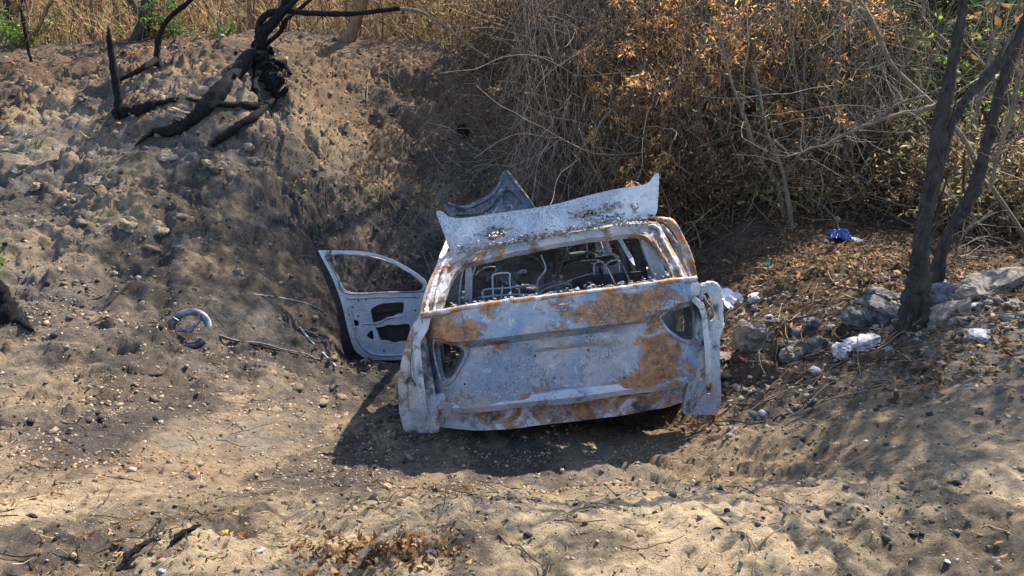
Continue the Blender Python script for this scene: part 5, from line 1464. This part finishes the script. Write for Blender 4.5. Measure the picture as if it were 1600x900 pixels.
# ------------------------------------------------------------ shrubs and thicket
def shrub(label, x, y, h, rad, stems, lcols, nleaf, lsize, tcols=None, name='dry_shrub', cat='shrub', droop=-.05, lmat=None, aspect=.45, group=None, sub=5, z0=None, tr=.007, hang=False, lift=0.):
    z = hq(np.array([x]), np.array([y]))[0] if z0 is None else z0
    root = np.array([x, y, z])
    tcols = tcols or greys
    s = root + np.c_[rng.normal(0, rad * .4, stems), rng.normal(0, rad * .3, stems), np.zeros(stems)]
    s[:, 2] = hq(s[:, 0], s[:, 1]) - .05 + lift * rng.uniform(0, 1, stems)
    d = rdir(stems, 1.7, .55)
    P1, R1 = walk(s, d, rng.uniform(.6, 1.15, stems) * h, 9, .15, -.03, tr * 1.6, tr * .7)
    V1, F1 = tubes(P1, R1, 4, .1)
    C1 = np.repeat(palette(stems, tcols) * rng.uniform(.7, 1.2, (stems, 1)), 36, 0)
    st = P1[:, 2:].reshape(-1, 3)
    st = st[rng.choice(len(st), min(len(st), stems * sub), len(st) < stems * sub)]
    P2, V2, F2, C2 = twig_spray(st, rdir(len(st), -.6 if hang else .2), rad * .8, 1, tcols, 8, tr * .6, .24, droop)
    V, F, C = merge([(V1, F1, C1), (V2, F2, C2)])
    e = empty(name, root, label, cat, group)
    obj('twigs', mk('twigs', V - root, F, M_TWIG, {'Col': C}), e, kind='stuff')
    pp = P2[:, 1:].reshape(-1, 3)
    pp = pp[rng.integers(0, len(pp), nleaf)] + rng.normal(0, .035, (nleaf, 3))
    up = rdir(nleaf, -.8 if hang else 0.)
    V, F, C = leaves(pp, lsize, palette(nleaf, lcols), .35, up, aspect, .2)
    obj('foliage', mk('foliage', V - root, F, lmat or M_LEAF, {'Col': C}), e, kind='stuff')
    return e

dry = [(.25, .18, .12), (.32, .24, .16), (.18, .13, .09), (.30, .18, .10), (.12, .09, .065)]
dry_o = [(.60, .34, .14), (.48, .26, .11), (.68, .46, .23), (.28, .16, .08)]
dry_g = [(.26, .23, .14), (.36, .31, .20), (.15, .13, .08), (.30, .20, .10)]
grn = [(.07, .12, .035), (.10, .16, .045), (.04, .07, .022), (.18, .20, .07)]
grn_l = [(.22, .40, .03), (.32, .52, .05), (.14, .26, .03)]
def atx(px, Y): return (px - 800) / FPX * (Y * cos(PITCH) + (1.6 - 0.6) * sin(PITCH))
W = [  # px of the foot, distance, height, radius, leaves, cols, label, hang
 (880, 11.8, 1.9, 1.0, 1500, dry, 'dry brown bramble on the crest above the raised bonnet', False),
 (985, 9.35, .6, .45, 900, dry_o, 'low orange-brown dead bush seen through the car window', False),
 (900, 9.3, .55, .4, 700, dry, 'small dry bush in the pit beyond the bonnet opening', False),
 (960, 11.4, 2.2, 1.1, 1900, dry, 'tall dry bramble behind the right end of the spoiler', False),
 (1010, 10.5, 1.7, .8, 2200, dry, 'dense hanging dry creeper above the right corner of the car', True),
 (1050, 9.8, 1.9, .8, 3800, dry_o, 'orange-brown dead leafy bush directly above the rear right pillar', True),
 (1120, 10.0, 2.5, .9, 5600, dry_o, 'brightest orange dead bush catching the sun at the top right of centre', True),
 (1150, 10.0, 1.8, .8, 2600, dry, 'brown tangled bush left of the pole-like sapling', True),
 (1080, 9.2, 1.2, .7, 1800, dry, 'low dry bramble hanging on the bank right of the car roof', True),
 (1180, 9.0, .9, .7, 1200, dry_g, 'low grey tangle at the mouth of the dark hollow', False),
 (1250, 9.6, .9, .7, 700, dry_g, 'sparse grey bush among the saplings', False),
 (1340, 9.9, 1.1, .8, 1500, dry_g, 'pale-leaved bush in the shade of the thicket', False),
 (1420, 9.4, 1.1, .8, 2000, dry_g, 'leafy drab bush behind the dark two-stemmed tree', False),
 (1500, 8.8, 1.2, .8, 1700, dry_g, 'olive-drab bush behind the leaning tree', False),
 (1570, 7.8, 1.0, .7, 1700, dry_g, 'drab low bush above the long slab at the right edge', False),
 (1660, 7.4, 1.8, .9, 1600, dry_g, 'tall drab bush half out of frame at the right edge', False),
 (800, 12.6, 1.6, 1.0, 2000, dry, 'low reddish bramble along the crest left of the thicket', False),
 (1040, 12.3, 2.8, 1.2, 2200, dry, 'high dry bush at the back of the thicket by the top edge', False),
(1235, 10.9, 2.3, .8, 2600, grn, 'dark green leafy bush right of the pole-like sapling', False), (1350, 10.8, 2.2, .9, 2800, grn, 'green leafy bush between the straight and the slanting sapling', False),
 (1440, 11.0, 2.2, .9, 2400, grn, 'green leafy bush behind the lime green sprig', False),
 (1580, 10.4, 2.2, 1.0, 1300, dry, 'brown-leaved bush filling the upper right corner', False),
]
for (px, Y, h, rad, nl, cols, lab, hang) in W:
    shrub(lab, atx(px, Y), Y, h, rad, 46, cols, int(nl * 2.4), .072, [(.22, .15, .09), (.13, .09, .06), (.34, .26, .17), (.09, .06, .045)], 'green_shrub' if cols is grn else 'dry_shrub', 'shrub', -.08 if hang else -.02, M_GREEN if cols is grn else None, .5 if cols is grn else .30, 'green shrubs of the thicket' if cols is grn else 'dry shrubs of the thicket', 6, hang=hang, lift=.5 if hang else 0)
# evergreen wall behind
for i, (px, Y, h, rad, nl, lab) in enumerate([(1180, 13.0, 2.5, 1.2, 6500, 'dark green bush behind the pole-like sapling'), (1290, 13.2, 2.7, 1.3, 7500, 'dark green ivy-clad bush in the middle of the thicket'), (1400, 12.8, 2.8, 1.4, 7500, 'green bush glowing at the top right'),
      (1500, 13.0, 2.8, 1.4, 6500, 'dark bush behind the twin stems at the upper right'), (1610, 12.0, 3.0, 1.5, 6500, 'dark bush at the far upper right edge'), (1080, 13.8, 2.4, 1.4, 5000, 'dim olive bush far behind the orange one'), (960, 14.2, 2.4, 1.4, 4500, 'dim brown-green bush behind the centre crest')]):
    shrub(lab, atx(px, Y), Y, h, rad, 60, grn if px > 1000 else dry_g + grn[:1], nl, .10, None, 'evergreen_bush', 'bush', -.01, M_GREEN, .62, 'green bushes behind the thicket', 12)
# bright leaves catching the sun
shrub('sprig of lime green leaves lit by the sun at upper right', atx(1465, 10.0), 10.0, 2.1, .4, 10, grn_l, 320, .075, None, 'green_sprig', 'shrub', 0., M_GREEN, .8, None, 5)
shrub('small bush of backlit yellow-green leaves left of the twin stems', atx(1405, 10.6), 10.6, 2.6, .5, 10, grn_l, 340, .07, None, 'green_sprig', 'shrub', 0., M_GREEN, .8, None, 5)
shrub('low bush with pale yellow leaves at the foot of the saplings', atx(1295, 8.9), 8.9, .7, .35, 16, [(.30, .26, .08), (.40, .30, .12), (.2, .14, .07)], 420, .06, None, 'low_bush', 'shrub', 0., M_GREEN, .7, None, 5)
# a mass of dark undergrowth filling the far side
n = 26000
x = rng.uniform(.5, 16, n); y = rng.uniform(13.5, 18, n); z = hq(x, y) + rng.uniform(0, 2.9, n) * (1 - .2 * rng.uniform(0, 1, n))
V, F, C = leaves(np.c_[x, y, z], .16, palette(n, grn + dry_g + dry[:2]), .3, None, .6, .2)
obj('wood_undergrowth', mk('wood_undergrowth', V, F, M_GREEN, {'Col': C}), kind='stuff', label='mass of dim foliage filling the wood behind the thicket')
# bramble strings draped over the slope
n = 420
x = rng.uniform(.4, 7, n); y = rng.uniform(9.0, 12.3, n); s = np.c_[x, y, hq(x, y) + rng.uniform(.1, 1.6, n)]
d = rdir(n, .2); d[:, 1] -= .3
P, R = walk(s, d, rng.uniform(.7, 2.4, n), 14, .15, -.05, .0075, .003)
V, F = tubes(P, R, 4)
C = np.repeat(palette(n, [(.32, .27, .21), (.24, .20, .15), (.16, .13, .10), (.42, .37, .29)]), 56, 0)
obj('bramble_strings', mk('bramble_strings', V, F, M_TWIG, {'Col': C}), kind='stuff', label='pale bramble canes looping through the thicket')
n = 3600
x = rng.uniform(-.6, 7.5, n); y = rng.uniform(8.4, 12.8, n); s = np.c_[x, y, hq(x, y) + rng.uniform(0, .5, n)]
P, R = walk(s, rdir(n, .2), rng.uniform(.25, .8, n), 6, .2, -.06, .0045, .002)
V, F = tubes(P, R, 3)
C = np.repeat(palette(n, [(.24, .17, .11), (.15, .10, .07), (.32, .25, .17), (.24, .12, .06)]), 18, 0)
obj('dry_undergrowth', mk('dry_undergrowth', V, F, M_TWIG, {'Col': C}), kind='stuff', label='matted dry undergrowth of fine stalks on the slope')

# overhead trees of the thicket: trunks behind the brush, crowns above the frame
for i, (px, Y, lab) in enumerate([(1130, 12.0, 'thin tree behind the orange bush, its crown above the frame'), (1010, 13.2, 'thin tree in the dim centre of the thicket'), (1330, 12.2, 'thin tree among the green bushes'), (905, 13.0, 'thin leaning tree on the crest behind the bonnet')]):
    x = atx(px, Y); z = gz(x, Y)
    t = [np.array([x, Y, z - .1]), np.array([x + .1, Y, z + 1]), np.array([x - .1, Y + .1, z + 2.2]), np.array([x + .1, Y, z + 3.4]), np.array([x, Y - .2, z + 4.4])]
    l = [([t[2], t[2] + np.array([.6, -.3, .8]), t[2] + np.array([1.2, -.6, 1.9])], [.04, .03, .02]), ([t[3], t[3] + np.array([-.7, -.2, .5]), t[3] + np.array([-1.4, -.4, 1.1])], [.035, .03, .02])]
    big_tree(lab, t, [.07, .06, .055, .045, .03], l, M_BARK2, [(.3, .18, .08), (.10, .12, .04), (.22, .14, .06)], 500, crown=(i in (1, 3)))

# ------------------------------------------------------------ top left: sunny straw, bushes and trunks
n = 15000
x = rng.uniform(-11.5, 1.0, n); y = rng.uniform(13.0, 21, n); s = np.c_[x, y, hq(x, y) - .02]
P, R = walk(s, rdir(n, 1.6, .6), rng.uniform(.25, .8, n), 4, .2, -.12, .009, .003)
V, F = tubes(P, R, 3)
C = np.repeat(palette(n, [(.85, .70, .42), (.75, .58, .32), (.88, .76, .5), (.55, .38, .2)]), 12, 0)
obj('straw_grass', mk('straw_grass', V, F, M_STRAW, {'Col': C}), kind='stuff', label='dry yellow grass in the sun beyond the bank')
straw_l = [(.75, .54, .26), (.60, .42, .18), (.80, .62, .34), (.45, .30, .13)]
for i, (px, Y, h, rad, nl, cols, lab) in enumerate([(60, 15.5, 2.2, 1.3, 2600, straw_l, 'straw-coloured bush behind the leftmost trunks'), (180, 16, 2.0, 1.3, 2400, straw_l, 'straw-coloured bush behind the upright burnt stick'), (290, 16, 2.0, 1.3, 2600, straw_l, 'yellow dry bush right of the bent dark branch'),
       (380, 15, 1.9, 1.2, 2600, straw_l, 'yellow dry bush behind the burnt stump'), (500, 14.6, 2.0, 1.2, 2600, dry_o, 'orange-brown dry bush behind the long branch'), (600, 14.5, 2.1, 1.2, 2800, dry, 'brown dry bush right of the leaning brown trunk'), (700, 14, 2.2, 1.2, 3000, dry, 'brown dry bush at the top centre'),
       (-20, 15, 2.2, 1.3, 2000, straw_l, 'straw-coloured bush half out of frame at top left'), (450, 17.5, 2.6, 1.6, 2600, straw_l, 'farther yellow bush behind the fallen tree'), (120, 18.5, 2.8, 1.8, 2400, straw_l, 'farther yellow bush at the upper left'), (300, 19, 2.8, 1.8, 2600, straw_l, 'farther yellow bush behind the dark trunks')]):
    shrub(lab, atx(px, Y), Y, h * .9, rad, 34, cols, int(nl * .6), .085, [(.45, .32, .17), (.28, .18, .10), (.16, .10, .06), (.55, .42, .25)], 'dry_shrub', 'shrub', -.03, None, .32, 'sunny dry bushes beyond the bank', 7)
for i, (px, py, h, n_, lab) in enumerate([(30, 70, .75, 500, 'bright green leafy weed at the top left by the leftmost trunks'), (222, 48, 1.2, 700, 'green bush around the dark forked trunk'), (245, 56, .7, 420, 'small green weed right of the forked trunk'), (130, 40, 1.0, 300, 'green creeper around the pale trunks'),
        (56, 226, .16, 70, 'tiny green weed on the left bank'), (2, 412, .34, 60, 'green sprig at the left edge of the bank'), (320, 20, .8, 260, 'pale green weed behind the crest left of the stump'), (350, 50, .3, 90, 'little green weed on the crest left of the stump')]):
    p = ghit(px, py + 4)
    shrub(lab, p[0], p[1], h, .28 * min(1, h + .2), 9, [(.10, .19, .04), (.16, .26, .06), (.07, .12, .03)], int(n_ * (1.6 if h > .2 else 1)), .065 if h > .2 else .03, [(.1, .1, .04)], 'green_weed', 'weed', 0., M_GREEN, .5, None, 4, tr=.004)
TR = [((12, 47), (8, -40), 13.2, .07, M_BARK, 'dark trunk at the far left of the top edge', 0), ((36, 44), (34, -40), 13.4, .045, M_BARK, 'second dark thin trunk at the far left', 0), ((30, 52), (90, -20), 13.0, .03, M_BARK3, 'thin brown branch leaning right at the far left', 0),
      ((132, 44), (126, -40), 14.5, .10, M_BARK2, 'pale trunk with green creeper at the upper left', 0), ((154, 38), (150, -40), 15.0, .08, M_BARK3, 'pinkish trunk right of the creeper-clad one', 0), ((206, 58), (240, -30), 12.9, .10, M_BARK, 'dark forked trunk leaning right at the top left', 1),
      ((232, 52), (228, -40), 13.2, .05, M_BARK, 'short dark trunk close right of the forked one', 0), ((250, 44), (268, -40), 15.2, .06, M_BARK2, 'slim grey trunk behind the bent branch', 0), ((393, 42), (386, -40), 13.0, .05, M_BARK3, 'brown stem between crest and fallen tree', 0),
      ((532, 66), (575, -20), 12.6, .10, M_BARK3, 'leaning brown trunk right of the fallen tree', 0), ((45, 78), (32, 14), 11.6, .022, M_CHAR, 'thin black snag in front of the green weed', 0)]
for (f, h, Y, r, mt, lab, fork) in TR:
    b_ = at(f[0], f[1], Y); top = at(h[0], h[1], Y)
    b_[2] = min(b_[2], gz(b_[0], b_[1])) - .1
    m1 = b_ * .6 + top * .4 + np.array([rng.uniform(-.08, .08), 0, 0])
    lims = [([m1, m1 * .5 + top * .5 + np.array([-.35, 0, .1]), top + np.array([-.8, 0, .4])], [r * .7, r * .5, r * .3])] if fork else []
    root = b_
    e = empty('thin_tree' if r > .03 else 'snag', root, lab, 'tree' if r > .03 else 'snag')
    top2 = top + (top - b_) * (.5 if r > .03 else 0)
    V, F = limb([b_, m1, top, top2], [r * 1.2, r, r * .85, r * .6], 20, 9, .1, .01); me = mk('trunk', V - root, F, mt); smooth_by_angle(me, 70); obj('trunk', me, e)
    for pts, rr in lims:
        V, F = limb(pts, rr, 14, 7, .1); me = mk('limb', V - root, F, mt); smooth_by_angle(me, 70); obj('limb', me, e)
    P = spline([m1, top, top2], 8)
    _, V, F, C = twig_spray(P, rdir(len(P), .3), .8 if r > .03 else .15, 5, [(.2, .14, .09), (.1, .07, .05)], 6, .008 if r > .03 else .004)
    obj('twigs', mk('twigs', V - root, F, M_TWIG, {'Col': C}), e, kind='stuff')


# tall dry stalks standing in the sunny strip
n = 1000
x = rng.uniform(-10.5, .3, n); y = rng.uniform(12.9, 15.5, n); p_ = np.c_[x, y, hq(x, y) - .02]
P, R = walk(p_, rdir(n, 2.2, .6), rng.uniform(.5, 1.9, n), 9, .14, 0, .012, .004)
V, F = tubes(P, R, 4)
C = np.repeat(palette(n, [(.30, .18, .10), (.18, .11, .07), (.45, .32, .18), (.10, .07, .05)]), 36, 0)
obj('dry_stalks', mk('dry_stalks', V, F, M_TWIG, {'Col': C}), kind='stuff', label='tall dry reddish stalks in the sunny strip beyond the bank')

n = 4200
x = rng.uniform(.0, 5.2, n); y = rng.uniform(9.0, 12.0, n); p_ = np.c_[x, y, hq(x, y) + rng.uniform(.4, 2.4, n)]
P, R = walk(p_, rdir(n, -1.0, .6), rng.uniform(.3, 1.1, n), 7, .12, -.12, .004, .002)
V, F = tubes(P, R, 3)
C = np.repeat(palette(n, [(.30, .24, .18), (.20, .15, .11), (.12, .09, .07), (.38, .30, .22)]), 21, 0)
obj('hanging_strands', mk('hanging_strands', V, F, M_TWIG, {'Col': C}), kind='stuff', label='fine dry strands hanging down through the thicket')
